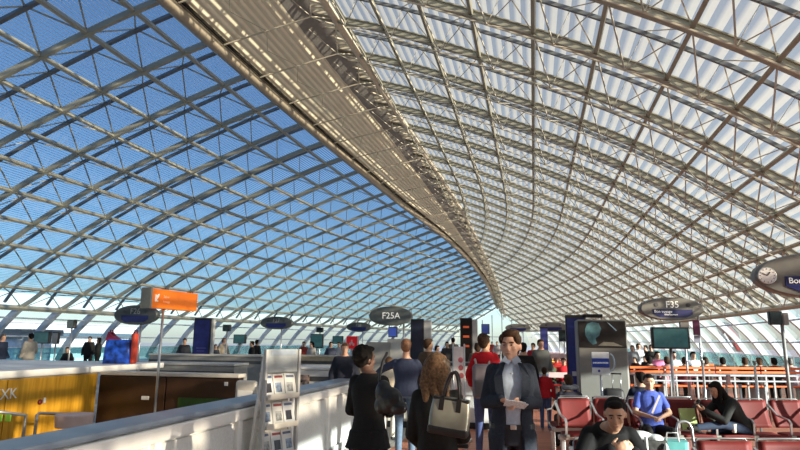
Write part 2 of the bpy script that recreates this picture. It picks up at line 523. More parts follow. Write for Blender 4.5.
strip(lambda y: spL(y, -.25, .25), lambda y: spR(y, .85) + V((0, 0, .62)), ys, 'outer_sheet', grey, .06)
b = MB(); b.tube([spL(y, -.16, -.12) for y in ys], .24, 10); b.obj('edge_tube', M('edge_tube_paint', (.40, .36, .28), .45, var=.04), sp, smooth=True)
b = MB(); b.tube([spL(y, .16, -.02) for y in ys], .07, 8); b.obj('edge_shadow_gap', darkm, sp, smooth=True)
b = MB(); b.tube([spR(y, .95) + V((0, 0, -.02)) for y in ys], .17, 10); b.obj('ridge_tube', cream, sp, smooth=True)
strip(lambda y: spR(y, -.1) + V((0, 0, .50)), lambda y: spR(y, .8) + V((0, 0, .50)), ys, 'slot_void', darkm, .05)
rr = [y for y in RY[1] if y < YEND]
for y in rr: # pale bridges between the dark slots
    b = MB(); a = spR(y, -.05); c = spR(y, .9); b.beam(a + V((0, 0, .05)), c + V((0, 0, .05)), .55, .14); b.obj('slot_bridge', cream, sp)
b = MB()
for y in rr:
    for q in (.35, 1.05, 1.75, 2.45):
        b.rod(spR(y + q, 0) + V((0, 0, .06)), spR(y + q + (.5 if q in (.35, 1.75) else -.1), .9) + V((0, 0, .06)), .05, 4)
tag(b.obj('slot_lattice', cream, sp), None, None, kind='stuff')
b = MB() # rods carried across beneath the strip
for y in rr:
    a = spL(y + 1.55, .1) + V((0, 0, -.1)); c = spR(y + 1.55, .5) + V((0, 0, -.85)); b.rod(a, c, .035, 4)
    d = spR(y, -1.2) + V((0, 0, -.05)); b.rod(c, spR(y, .9), .03, 4); b.rod(c, spR(y + 3.1, .9), .03, 4); b.rod(c, d, .022, 4)
    b.rod(c, S(1, y + 1.55, 20.2 if y < 42 else max(1, width(1, y) - 1.5), -.95), .03, 4)
    b.rod(a.lerp(c, .5), spL(y, 1.2), .02, 3); b.rod(a.lerp(c, .5), spL(y + 3.1, 1.2), .02, 3)
tag(b.obj('spine_struts', M('strut_paint'), sp), None, None, kind='stuff')

# ------------------------------------------------------------------ floor, far and near ends
m, nt, out = newmat('terminal_floor'); N = nt.nodes; L = nt.links
pb = N.new('ShaderNodeBsdfPrincipled'); L.new(pb.outputs[0], out.inputs[0]); pb.inputs['Roughness'].default_value = .5
tc = N.new('ShaderNodeTexCoord'); sx = N.new('ShaderNodeSeparateXYZ'); L.new(tc.outputs['Object'], sx.inputs[0])
wv = N.new('ShaderNodeTexBrick'); wv.inputs['Scale'].default_value = 1.0; wv.inputs['Brick Width'].default_value = 1.1; wv.inputs['Row Height'].default_value = .19; wv.inputs['Mortar Size'].default_value = .006
wv.inputs['Color1'].default_value = (.52, .20, .11, 1); wv.inputs['Color2'].default_value = (.42, .14, .08, 1); wv.inputs['Mortar'].default_value = (.15, .06, .04, 1); L.new(tc.outputs['Object'], wv.inputs[0])
wg = N.new('ShaderNodeTexBrick'); wg.offset = 0; wg.inputs['Scale'].default_value = 1.0; wg.inputs['Brick Width'].default_value = .6; wg.inputs['Row Height'].default_value = .6; wg.inputs['Mortar Size'].default_value = .006
wg.inputs['Color1'].default_value = (.38, .37, .34, 1); wg.inputs['Color2'].default_value = (.43, .42, .38, 1); wg.inputs['Mortar'].default_value = (.16, .16, .15, 1); L.new(tc.outputs['Object'], wg.inputs[0])
lt = N.new('ShaderNodeMath'); lt.operation = 'LESS_THAN'; lt.inputs[1].default_value = -2.3; L.new(sx.outputs[0], lt.inputs[0])
mc = N.new('ShaderNodeMix'); mc.data_type = 'RGBA'; L.new(lt.outputs[0], mc.inputs[0]); L.new(wv.outputs[0], mc.inputs[6]); L.new(wg.outputs[0], mc.inputs[7])
L.new(mc.outputs[2], pb.inputs['Base Color'])
b = MB(); poly = []
yy = [-14 + 4 * k for k in range(33)]; yy = [y for y in yy if y < 114] + [114]
b.v = []; 
for y in yy: b.v += [(xt(-1, y) - 2.9, y, 0), (xt(1, y) + 2.9, y, 0), (xt(1, y) + 2.9, y, -.3), (xt(-1, y) - 2.9, y, -.3)]
for i in range(len(yy) - 1):
    for k in range(4): b.f.append((i * 4 + k, i * 4 + (k + 1) % 4, i * 4 + 4 + (k + 1) % 4, i * 4 + 4 + k)); b.mi.append(0)
b.f += [(0, 1, 2, 3), tuple((len(yy) - 1) * 4 + k for k in (3, 2, 1, 0))]; b.mi += [0, 0]
struct(b.obj('floor', m))
b = MB() # end wall: tall glass bay at the tip
x0 = xt(-1, 113.5) - 1.2; x1 = xt(1, 113.5) + 1.2; xm = -6.0
b.prism([(x0, 0), (x1, 0), (xt(1, 113.5), 3.6), (xm + 1, 7.4), (xm - 1, 7.4), (xt(-1, 113.5), 3.5)], 113.4, 113.48)
e = b.obj('window_3', glass_mat('end_glass', (.93, .97, .98))); struct(e)
b = MB()
for k in range(9):
    x = x0 + (x1 - x0) * k / 8; z = 3.5 + 3.8 * (1 - abs(x - xm) / 7.5); b.box((x, 113.25, z / 2), (.14, .2, z))
for z in (1.1, 2.6): b.box(((x0 + x1) / 2, 113.25, z), (x1 - x0, .12, .12))
b.obj('mullion', paint_w, e)
b = MB() # wall behind the camera
xa = xt(-1, 0) - 2.7; xb = xt(1, 0) + 2.7
b.prism([(xa, 0), (xb, 0), (xt(1, 0) + 0, 3.6), (6, 8.5), (0, 11.8), (-8.2, 15), (-12, 13.2), (-20, 9.7), (-27, 6.3), (-31.6, 3.5)], -14.3, -14)
struct(b.obj('wall_back', M('back_wall', (.5, .49, .45), .7)))
# glass balustrade standing inside the facades
gb = glass_mat('balustrade_glass', (.62, .84, .82), .1)
for side in (-1, 1):
    t = thing('glass_balustrade', 'teal tinted glass balustrade along the %s facade' % ('left' if side < 0 else 'right'), 'balustrade')
    pl = MB(); rl = MB()
    yy = [RY[side][9] + 3.1 * k for k in range(24)]
    for k, (a, c) in enumerate(zip(yy, yy[1:])):
        p = V((xt(side, a) - side * .5, a + .05, 0)); q = V((xt(side, c) - side * .5, c - .05, 0))
        pl.beam(p + V((0, 0, .58)), q + V((0, 0, .58)), .02, .98)
        rl.beam(p + V((0, 0, 1.1)), q + V((0, 0, 1.1)), .05, .04); rl.box(p + V((0, 0, .55)), (.05, .05, 1.1))
    pl.obj('glass_panel', gb, t); rl.obj('handrail', chrome, t)

# ------------------------------------------------------------------ outside
gm = M('apron_concrete', (.52, .51, .48), .9, var=.08, scale=.03)
b = MB(); b.box((0, 300, -6.25), (1400, 1500, .5)); struct(b.obj('ground', gm), 'wide pale concrete apron outside the glass', 'apron')
# far concourse building seen through the left and right glass
def far_building(x, y, w, d, h, label):
    t = thing('airport_building', label, 'building', (x, y, -6))
    b = MB(); b.box((0, 0, h / 2), (w, d, h)); b.obj('wall', M('far_wall', (.42, .46, .50), .7), t)
    b = MB(); b.box((0, 0, h + .3), (w + 1.2, d + 1.2, .6)); b.obj('roof', M('far_roof', (.30, .31, .33), .7), t)
    for k in range(2):
        b = MB(); z = h * (.3 + .4 * k); sx = 1 if x < 0 else -1; b.box((sx * w / 2, 0, z), (.3, d * .94, h * .16)); b.obj('window_band', M('far_glass', (.05, .09, .12), .2), t)
    return t
far_building(-170, 150, 40, 120, 12, 'long grey low airport building far beyond the left facade glass')
far_building(190, 210, 40, 150, 12, 'long grey low airport building far beyond the right facade glass')

# jet bridge outside the left glass
t = thing('jet_bridge', 'pale blue boarding bridge with dark roof outside the left glass', 'jet bridge', (0, 0, 0))
cx = -41.5
b = MB(); b.rbox((cx, 42, .2), (4.2, 3.6, 3.2), .1); b.obj('cabin', M('bridge_blue', (.42, .50, .62), .5), t)
b = MB(); b.rbox((cx, 42, 2.1), (5.6, 4.4, .5), .1); b.box((cx, 39.9, 1.75), (5.6, .1, .3)); b.obj('roof', dgrey, t)
b = MB(); b.box((cx - 15, 43, .1), (26, 2.6, 2.6)); b.obj('tunnel', M('bridge_grey', (.35, .38, .42), .5), t)
b = MB(); b.rod((cx - 6, 43, -6), (cx - 6, 43, -1), .5, 10); b.obj('column', dgrey, t)

# aircraft: the red and white tail shows through the right glass
t = thing('airliner', 'parked airliner with dark and red striped tail outside the right glass', 'aircraft')
red = M('tail_red', (.42, .02, .03), .35); tw = M('fuselage_white', (.75, .75, .75), .3)
P1 = at(716, 322, 62); P2 = at(727, 323, 62); P3 = at(741, 350, 62)
sc = 62 / 600
def tp(u, v): q = at(u, v, 62); return (q.x, q.z)
def fin(poly, y0, y1, mat, name, yc):
    b = MB(); b.prism([tp(*q) for q in poly], y0, y1); return b.obj(name, mat, t)
fin([(716, 325), (722, 322), (729, 323), (738, 333), (744, 352), (728, 352)], 61.9, 62.2, M('tail_dark', (.10, .11, .10), .5), 'tail_fin', 62)
fin([(726, 329), (729, 327), (737, 336), (742, 350), (737, 350)], 61.75, 62.35, red, 'red_panel', 62)
fin([(723, 334), (724, 333), (733, 347), (731, 347)], 61.75, 62.35, tw, 'white_stripe', 62)
q = at(736, 362, 62)
b = MB(); b.tube([V((q.x - 3, 62, q.z - 2)), V((q.x + 3, 62, q.z - 2.2)), V((q.x + 14, 62, q.z - 2.6)), V((q.x + 30, 62, q.z - 2.6))], [.4, 1.6, 2.0, 2.0], 16); b.obj('fuselage', tw, t, smooth=True)
# ------------------------------------------------------------------ people
# local frame: facing -Y, x to the figure's left, z up, metres for a 1.75 m adult
SKIN = {'light': M('skin_light', (.56, .33, .23), .5, var=.03), 'tan': M('skin_tan', (.52, .31, .20), .5, var=.03), 'dark': M('skin_dark', (.12, .06, .04), .5, var=.03)}


def hair(n): return {'black': M('hair_black', (.012, .010, .009), .85, var=.2, scale=60, spec=.15), 'brown': M('hair_brown', (.05, .028, .017), .8, spec=.2, var=.25, scale=60),
                     'lbrown': M('hair_light_brown', (.13, .075, .04), .8, spec=.2, var=.25, scale=60), 'grey': M('hair_grey', (.07, .065, .06), .5, var=.2, scale=60),
                     'ginger': M('hair_ginger', (.22, .10, .045), .5, var=.25, scale=60)}[n]


def stand_pose(**k):
    P = dict(pelvis=(0, 0, .94), chest=(0, 0, 1.425), neck=(0, -.005, 1.50), head=(0, -.02, 1.605), turn=0.0, tilt=0.0, ctwist=0.0,
             elL=(.25, .02, 1.14), wrL=(.25, -.06, .90), elR=(-.25, .02, 1.14), wrR=(-.25, -.06, .90),
             knL=(.10, -.02, .50), anL=(.10, .02, .09), knR=(-.10, -.02, .50), anR=(-.10, .02, .09), hdL=None, hdR=None, palmL=(-1, 0, 0), palmR=(1, 0, 0), curl=.35, hipw=.095)
    P.update(k); return P


def sit_pose(**k):
    P = stand_pose(pelvis=(0, .02, .50), chest=(0, .05, .995), neck=(0, .04, 1.07), head=(0, .01, 1.18), elL=(.25, .0, .72), wrL=(.10, -.22, .68), elR=(-.25, .0, .72), wrR=(-.10, -.22, .68),
                   knL=(.13, -.42, .50), anL=(.13, -.42, .09), knR=(-.13, -.42, .50), anR=(-.13, -.42, .09), palmL=(0, 0, -1), palmR=(0, 0, -1))
    P.update(k); return P


def fig(P):
    f = {k: V(v) if isinstance(v, tuple) else v for k, v in P.items()}
    ct = f['ctwist']; f['cs'] = V((math.cos(ct), math.sin(ct), 0)); sp_ = (f['chest'] - f['pelvis']).normalized()
    f['cf'] = f['cs'].cross(sp_).normalized()  # towards the front? x cross z = -y
    f['shL'] = f['chest'] + f['cs'] * .152 * f.get('sw', 1) - sp_ * .012; f['shR'] = f['chest'] - f['cs'] * .152 * f.get('sw', 1) - sp_ * .012
    f['hiL'] = f['pelvis'] + V((f['hipw'], 0, -.02)); f['hiR'] = f['pelvis'] + V((-f['hipw'], 0, -.02))
    return f


def chain(mb, pts, rs, n=12):
    for p, r in zip(pts, rs): mb.ell(p, (r, r, r), nu=n, nv=8)
    for p, q, a, b in zip(pts, pts[1:], rs, rs[1:]): mb.rod(p, q, a, n, b)


def torso_rings(f, d=0.0, lo=-.1, hi=1.17, hip=1.0, chestw=1.0, belly=0.0, skirt=None):
    """rings from hips (t=0) to shoulders (t=1), neck above"""
    tab = [(-.22, .10, .10), (-.1, .155, .115), (0, .175, .118), (.15, .165, .112), (.35, .148, .102), (.55, .160, .112), (.78, .180, .120), (.92, .180, .105), (1.0, .158, .090), (1.06, .118, .076), (1.13, .080, .064), (1.22, .060, .056)]
    res = []
    pe, ch = f['pelvis'], f['chest']; n = 16
    ps = V((1, 0, 0))
    for i in range(n + 1):
        t = lo + (hi - lo) * i / n
        for (a, wa, da), (b, wb, db) in zip(tab, tab[1:]):
            if a <= t <= b or (t < a and a == tab[0][0]): u = max(0, (t - a) / (b - a)); u = u * u * (3 - 2 * u); wd = wa + (wb - wa) * u; dd = da + (db - da) * u; break
        else: wd, dd = tab[-1][1:]
        tt = max(0, min(1, t)); axis = (ch - pe)
        # gentle spine curve
        c = pe + axis * t
        if t > 1: c = ch + axis.normalized() * (t - 1) * axis.length
        s = (ps * (1 - tt) + f['cs'] * tt).normalized(); fr = s.cross(axis.normalized()).normalized()
        c = c - fr * (-.012 * math.sin(max(0, min(1, t)) * PI))
        hw = hip if t < .3 else 1
        cw = chestw if t > .5 else 1
        bl = belly * math.exp(-((t - .25) / .2) ** 2)
        res.append((c + fr * bl * .5, s * (wd * hw * cw * f.get('sw', 1) + d), fr * (dd + d + bl * .5)))
    return res


def hand(mb, wr, hd, palm, curl, s=1.0, side=1):
    hd = V(hd).normalized(); pn = V(palm); pn = (pn - hd * pn.dot(hd)).normalized(); ac = hd.cross(pn).normalized() * side
    rot = Matrix((ac, hd, pn)).transposed()
    wr = V(wr); mb.ell(wr + hd * .045 * s, (.040 * s, .052 * s, .017 * s), rot, nu=12, nv=8)
    for k, (o, l) in enumerate(((-.030, .066), (-.011, .076), (.009, .071), (.027, .056))):
        p = wr + hd * .082 * s + ac * o * s; pts = [p]; a = curl * .6
        for seg in (.45, .32, .25):
            d = hd * math.cos(a) + pn * math.sin(a); p = p + d * l * seg * s; pts.append(p); a += curl
        chain(mb, pts, [.0095 * s, .009 * s, .0083 * s, .0075 * s], 8)
    p = wr + hd * .02 * s - ac * .030 * s; d = (hd * .75 - ac * .75 + pn * .3).normalized()
    q = p + d * .035 * s; r_ = q + (d * .5 + hd * .6 + pn * .3 * curl).normalized() * .03 * s
    chain(mb, [p, q, r_], [.013 * s, .011 * s, .009 * s], 8)


def head_rot(f):
    return Matrix.Rotation(f['turn'], 3, 'Z') @ Matrix.Rotation(f['tilt'], 3, 'X')


def body_mb(f, fine=True, hands=True):
    b = MB(); b.loft(torso_rings(f, -.006), 18)
    hr = head_rot(f); h = f['head']
    chain(b, [f['chest'] + (f['neck'] - f['chest']) * .5, f['neck'], h + hr @ V((0, .012, -.05))], [.062, .055, .052])
    b.ell(h + hr @ V((0, .012, .028)), (.077, .096, .095), hr, 18, 12)
    b.ell(h + hr @ V((0, -.022, -.035)), (.060, .066, .082), hr, 16, 10)
    b.ell(h + hr @ V((0, -.06, -.085)), (.030, .028, .028), hr, 10, 8)
    if fine:
        b.rod(h + hr @ V((0, -.082, .022)), h + hr @ V((0, -.104, -.022)), .010, 8, .015); b.ell(h + hr @ V((0, -.100, -.024)), (.017, .013, .011), hr, 8, 6)
        for s in (-1, 1):
            b.ell(h + hr @ V((s * .078, .018, -.005)), (.010, .019, .030), hr, 8, 8)
            b.ell(h + hr @ V((s * .030, -.078, .030)), (.024, .012, .009), hr, 8, 6)
            b.ell(h + hr @ V((s * .038, -.060, -.018)), (.024, .022, .022), hr, 8, 6)
        b.ell(h + hr @ V((0, -.083, -.056)), (.023, .013, .011), hr, 10, 6)
    else: b.ell(h + hr @ V((0, -.095, -.015)), (.014, .018, .022), hr, 8, 6)
    for s, sd in ((1, 'L'), (-1, 'R')):
        chain(b, [f['sh' + sd] - V((0, 0, .015)), f['el' + sd], f['wr' + sd]], [.050, .040, .026])
        if hands:
            hd = f['hd' + sd] or (f['wr' + sd] - f['el' + sd]); hand(b, f['wr' + sd], hd, f['palm' + sd], f['curl'], 1.0 if fine else 1.1, s)
        chain(b, [f['hi' + sd], f['kn' + sd], f['an' + sd]], [.085, .052, .036])
        an = f['an' + sd]; td = f.get('toe' + sd) or V((0, -1, -.05)); b.ell(an + td * .07 + V((0, 0, -.045)), (.042, .12, .035), Matrix.Rotation(math.atan2(td.x, -td.y) , 3, 'Z'), 10, 8)
    return b


def hair_mb(f, style):
    b = MB(); hr = head_rot(f); h = f['head']
    if style == 'bald': return None
    b.ell(h + hr @ V((0, .026, .045)), (.084, .094, .088), hr, 16, 10)
    b.ell(h + hr @ V((0, .058, .008)), (.078, .058, .082), hr, 14, 10)
    b.ell(h + hr @ V((0, -.045, .098)), (.060, .045, .028), hr, 12, 8)
    if style in ('mid', 'long', 'bob'):
        for s in (-1, 1): b.ell(h + hr @ V((s * .070, .030, .0)), (.022, .055, .07), hr, 10, 8)
        b.ell(h + hr @ V((0, .070, -.03)), (.075, .045, .085), hr, 12, 10)
    if style in ('long',):
        for s in (-1, 0, 1): chain(b, [h + hr @ V((s * .06, .05, .0)), h + hr @ V((s * .065, .065, -.10)), h + V((s * .07, .10, -.20))], [.045, .045, .028])
    if style == 'bob':
        for s in (-1, -.4, .4, 1): chain(b, [h + hr @ V((s * .065, .045, .02)), h + hr @ V((s * .082, .05, -.11))], [.05, .042])
    if style == 'bun': b.ell(h + hr @ V((0, .11, .07)), (.05, .05, .045), hr, 10, 8); b.ell(h + hr @ V((0, .05, .06)), (.094, .09, .10), hr)
    if style == 'afro':
        b.ell(h + hr @ V((0, .035, .035)), (.092, .100, .098), hr, 16, 12); r4 = random.Random(9)
        for k in range(60):
            a1 = r4.uniform(0, 2 * PI); a2 = math.acos(r4.uniform(-.7, 1)); q = V((math.sin(a2) * math.cos(a1), math.sin(a2) * math.sin(a1), math.cos(a2)))
            if q.y < -.35 and q.z < .6: continue
            b.ell(h + hr @ (V((0, .035, .035)) + V((q.x * .09, q.y * .098, q.z * .096))), (.018, .018, .018), None, 7, 5)
    if style == 'swept':
        for s in (-1, 1): b.ell(h + hr @ V((s * .062, .0, .055)), (.028, .075, .045), hr, 10, 8)
        b.ell(h + hr @ V((.02, -.03, .112)), (.066, .06, .026), hr, 12, 8)
        b.ell(h + hr @ V((0, .085, -.03)), (.06, .035, .06), hr, 12, 8)
    return b


def sleeves(b, f, d, to=1.0):
    for sd in 'LR':
        a, e, w = f['sh' + sd], f['el' + sd], f['wr' + sd]
        if to >= 1: chain(b, [a, e, w + (e - w).normalized() * .01], [.056 + d, .047 + d, .036 + d])
        else: chain(b, [a, a + (e - a) * to], [.056 + d, .055 + d])


def legs(b, f, d, to=1.0, flare=0.0):
    for sd in 'LR':
        h, k, a = f['hi' + sd], f['kn' + sd], f['an' + sd]
        chain(b, [h, k, a + V((0, 0, .0))], [.092 + d, .062 + d, .046 + d + flare])


def person(label, loc, rz, P, skin='light', hairc='brown', hstyle='short', top=(.2, .2, .2), trousers=(.05, .05, .06), shoes=(.02, .02, .02),
           scale=1.0, vox=.012, tlo=None, sleeve=1.0, coat=0.0, group=None, fine=True, dtop=.014, topname='shirt', name='person', hands=True, belly=0.0, hip=1.0, eyes=True, notop=False, tm=None):
    t = thing(name, label, 'person', loc, rz, group); t.scale = (scale,) * 3
    f = fig(P)
    remesh(body_mb(f, fine, hands), 'body', SKIN[skin], vox, t)
    h = hair_mb(f, hstyle)
    if h: remesh(h, 'hair', hair(hairc), max(vox, .010), t, 1)
    def cm(nm, c): return M(nm + '_%02d%02d%02d' % tuple(int(x * 99) for x in c), c, .8, var=.06, scale=30, bump=.15, spec=.2)
    if not notop:
        b = MB(); b.loft(torso_rings(f, dtop, lo=(-.12 - coat * .3) if tlo is None else tlo, hi=1.13, belly=belly, hip=hip), 20)
        if coat:
            c = f['pelvis']; b.loft([(c + V((0, .01, -coat)), V((.21, 0, 0)), V((0, -.17, 0))), (c + V((0, 0, -coat * .5)), V((.192, 0, 0)), V((0, -.15, 0))), (c + V((0, 0, .05)), V((.172, 0, 0)), V((0, -.135, 0)))], 20)
        sleeves(b, f, dtop * .6, sleeve); remesh(b, topname, tm or cm('cloth', top), max(vox, .011), t)
    b = MB(); b.loft(torso_rings(f, .008, lo=-.16, hi=.14, hip=hip), 18); legs(b, f, .004); remesh(b, 'trousers', cm('cloth', trousers), max(vox, .011), t)
    b = MB()
    for sd in 'LR':
        an = f['an' + sd]; td = f.get('toe' + sd) or V((0, -1, -.05)); rz_ = Matrix.Rotation(math.atan2(td.x, -td.y), 3, 'Z')
        b2 = MB(); b2.ell(an + td * .07 + V((0, 0, -.047)), (.047, .135, .042), rz_, 12, 8); b2.ell(an + V((0, .0, -.03)), (.045, .055, .05), rz_, 10, 8)
        o = remesh(b2, 'shoe', cm('shoe', shoes), max(vox, .012), t)
    if eyes and fine:
        hr = head_rot(f); hh = f['head']; 
        for s in (-1, 1):
            b = MB(); b.ell(hh + hr @ V((s * .030, -.0865, .010)), (.0115, .009, .0052), hr, 10, 6); e = b.obj('eye', M('eye_white', (.38, .34, .31), .3), t, True)
            b = MB(); b.ell(hh + hr @ V((s * .030, -.0935, .010)), (.0055, .003, .0055), hr, 8, 6); b.obj('iris', M('iris_dark', (.02, .012, .01), .2), e, True)
            b = MB(); b.ell(hh + hr @ V((s * .031, -.092, .032)), (.020, .006, .0045), hr, 8, 6); b.obj('eyebrow', hair('black' if hairc in ('black', 'grey') else 'brown'), t, True)
        b = MB(); b.ell(hh + hr @ V((0, -.0955, -.056)), (.022, .004, .004), hr, 10, 6); b.obj('lips', M('lips', (.33, .13, .10), .5), t, True)
    return t, f


def rot2(v, a): return V((v[0] * math.cos(a) - v[1] * math.sin(a), v[0] * math.sin(a) + v[1] * math.cos(a), v[2] if len(v) > 2 else 0))


# --- man in the dark suit walking towards the camera
g = at(510, 340, 5.1)
P = stand_pose(turn=R(-16), ctwist=R(4), sw=.88, elL=(.195, .06, 1.17), wrL=(.08, -.21, 1.19), elR=(-.195, .05, 1.17), wrR=(-.09, -.19, 1.205), hdL=(-.8, -.5, -.05), hdR=(.8, -.55, -.1), palmL=(0, .2, -1), palmR=(0, .2, 1), curl=.45,
               knL=(.10, -.14, .51), anL=(.09, -.20, .10), knR=(-.10, .0, .50), anR=(-.10, .28, .14))
man, f = person('man in dark navy suit and pale blue shirt walking forward holding papers', (g.x, 5.1, .02), R(6), P, 'light', 'brown', 'swept', tlo=.14, top=(.42, .50, .62), trousers=(.030, .034, .045), vox=.008, topname='shirt', dtop=.008, scale=1.025)
suit = M('suit_navy', (.024, .031, .046), .85, var=.1, scale=60, bump=.1, spec=.2)
b = MB(); rr_ = torso_rings(f, .022, lo=-.42, hi=1.10); gp = []
for i in range(len(rr_)):
    t_ = -.42 + 1.52 * i / 16; gp.append(max(.22, .30 + (t_ - .2) * .42) if t_ > .2 else .30 + (.2 - t_) * .35)
rr_ = [(c if (-.42 + 1.52 * i / 16) > -.1 else c, s * (1.0 if i > 4 else 1.06) if True else s, q * (1.0 if i > 4 else 1.15)) for i, (c, s, q) in enumerate(rr_)]
rr_ = [(c, (s.normalized() * max(s.length, .168)) if i < 6 else s, (q.normalized() * max(q.length, .135)) if i < 6 else q) for i, (c, s, q) in enumerate(rr_)]
b.openloft(rr_, gp, .03); sleeves(b, f, .008); remesh(b, 'suit_jacket', suit, .009, man)
for s in (-1, 1): # lapels
    b = MB(); c = f['chest']; pts = [(s * .06, -.085, 1.49), (s * .10, -.135, 1.40), (s * .105, -.158, 1.28), (s * .05, -.168, 1.10)]
    b.v = []; 
    prs = [((.045, -.090, 1.485), (.085, -.100, 1.480)), ((.075, -.150, 1.40), (.140, -.140, 1.37)), ((.070, -.172, 1.30), (.130, -.163, 1.27)), ((.052, -.172, 1.16), (.062, -.170, 1.13))]
    for a, q in prs: b.v += [(s * a[0], a[1], a[2]), (s * q[0], q[1], q[2]), (s * q[0], q[1] + .014, q[2]), (s * a[0], a[1] + .014, a[2])]
    for i in range(3):
        for k in range(4): b.f.append((i * 4 + k, i * 4 + (k + 1) % 4, i * 4 + 4 + (k + 1) % 4, i * 4 + 4 + k)); b.mi.append(0)
    b.f += [(0, 1, 2, 3), (15, 14, 13, 12)]; b.mi += [0, 0]; b.obj('lapel', suit, man)
    b = MB(); b.beam((s * .012, -.098, 1.485), (s * .062, -.098, 1.515), .006, .05, (0, .35, 1)); b.obj('collar', M('shirt_blue', (.45, .54, .66), .7), man)
b = MB(); b.loft([((0, -.004, .985), V((.178, 0, 0)), V((0, -.130, 0))), ((0, -.004, 1.02), V((.176, 0, 0)), V((0, -.128, 0)))], 20); be = b.obj('belt', black, man)
b = MB(); b.rbox((0, -.135, 1.003), (.045, .012, .034), .003); b.obj('buckle', chrome, be)
b = MB()
for k in range(5): b.ell((0, -.126 + .012 * abs(k - 2) * .5, 1.40 - k * .085), (.006, .004, .006), nu=6, nv=4)
b.obj('shirt_buttons', white, man)
# the papers he holds are a thing of their own
pm = M('printed_paper', (.62, .70, .78), .6, var=.12, scale=60)
def place_local(o, t, loc, rot=(0, 0, 0)):
    a = t.rotation_euler.z; s = t.scale.x; p = rot2(V(loc) * s, a); o.location = V(t.location) + V((p.x, p.y, loc[2] * s)); o.rotation_euler = (rot[0], rot[1], rot[2] + a)
b = MB(); b.box((0, 0, 0), (.15, .10, .004)); b.box((.03, .01, .006), (.13, .085, .004), Matrix.Rotation(.2, 3, 'Z')); o = b.obj('boarding_papers', pm)
tag(o, 'pale folded travel papers held in the hands of the suited man', 'papers'); place_local(o, man, (.0, -.31, 1.19), (R(-32), R(8), R(5)))

# --- woman in black coat with the shiny black handbag, seen from behind
g = at(437, 340, 4.15)
P = stand_pose(turn=R(-12), tilt=R(8), sw=.85, elL=(.185, -.02, 1.15), wrL=(.13, -.22, 1.04), elR=(-.19, .0, 1.15), wrR=(-.15, -.2, 1.10), curl=.6, knL=(.10, -.05, .5), anL=(.10, -.12, .09), knR=(-.10, -.02, .5), anR=(-.1, .06, .09))
w1_, f = person('woman in black coat with long brown hair, seen from behind, carrying large shiny handbag', (g.x, 4.15, .02), R(184), P, 'light', 'lbrown', 'long', top=(.012, .012, .012), trousers=(.02, .02, .022), scale=.925, vox=.010, coat=.42, topname='coat', dtop=.010, eyes=False, hip=1.05)
b = MB(); hr = head_rot(f); hh = f['head']
for k in range(9):
    a = (k - 4) / 4; chain(b, [hh + V((a * .060, .05 - abs(a) * .03, .05)), hh + V((a * .072, .065 - abs(a) * .02, -.06)), hh + V((a * .085, .08, -.13 - .02 * (k % 2)))], [.040, .036, .018])
for k in range(10): b.ell(hh + V((rnd.uniform(-.07, .07), rnd.uniform(.02, .08), rnd.uniform(-.12, .07))), (.03, .026, .045))
remesh(b, 'loose_hair', M('hair_wavy_brown', (.085, .052, .028), .5, var=.35, scale=40), .010, w1_, 1)
def handbag(name, label, w, h, d, mat, base, loc, rz, drop=.22, flare=.9, rx=0):
    t = thing(name, label, 'bag', loc, rz); t.rotation_euler.x = rx
    b = MB(); n = 8; rings = []
    for i in range(n + 1):
        z = h * i / n; k = 1 - (1 - flare) * i / n; dd = d * (1 - .45 * i / n); bulge = 1 + .06 * math.sin(PI * i / n)
        rings.append(((0, 0, z), V((w / 2 * k * bulge, 0, 0)), V((0, dd / 2 * bulge, 0))))
    b.loft(rings, 24, pw=6); b.obj('bag_body', mat, t, True)
    b = MB(); b.rbox((0, 0, .015), (w * 1.02, d * 1.04, .05), .012); b.obj('base_band', base, t)
    b = MB(); b.rbox((0, 0, h - .01), (w * flare * 1.01, d * .6, .022), .008); b.obj('top_edge', base, t)
    for s in (-1, 1):
        b = MB(); pts = [V((-w * .22 + w * .44 * k / 10, s * d * .27, h * .86 + drop * math.sin(PI * k / 10) ** .6)) for k in range(11)]
        b.tube(pts, .009, 8); b.obj('handle', base, t, True)
    for s in (-1, 1):
        b = MB(); b.box((s * w * .22, d * .34, h * .82), (.03, .012, .08)); b.obj('strap_tab', base, t)
    return t
bagm = M('bag_sheen_leather', (.30, .30, .25), .28, .35, var=.22, scale=4)  # glossy black leather; its pale sheen is put into the base colour
bl_leather = M('black_leather', (.012, .012, .013), .35, var=.1, scale=30)
q = at(448, 433, 3.90)
handbag('handbag', 'large black leather handbag, sheen coloured pale grey, on the arm of the black-coated woman', .245, .215, .12, bagm, bl_leather, (q.x, 3.90, q.z), R(178), .19, .93, R(0)).rotation_euler.y = R(-7)
# wheeled case handle beside her
q = at(461, 420, 4.6)
t = thing('rolling_suitcase', 'black rolling suitcase with pale telescopic handle right of the black-coated woman', 'suitcase', (q.x, 4.45, 0))
b = MB(); b.rbox((-.12, -.02, .33), (.30, .22, .5), .04); b.obj('case', M('case_black', (.02, .02, .022), .6), t, True)
for s in (-1, 1):
    b = MB(); b.rod((s * .035 + .01, .04, .55), (s * .035 + .01, .04, .96), .007, 8); b.obj('handle_tube', chrome, t, True)
b = MB(); b.rbox((.01, .04, .97), (.11, .03, .03), .01); b.obj('grip', black, t)
for s in (-1, 1):
    b = MB(); b.ell((-.12 + s * .11, .03, .045), (.018, .045, .045)); b.obj('wheel', black, t, True)

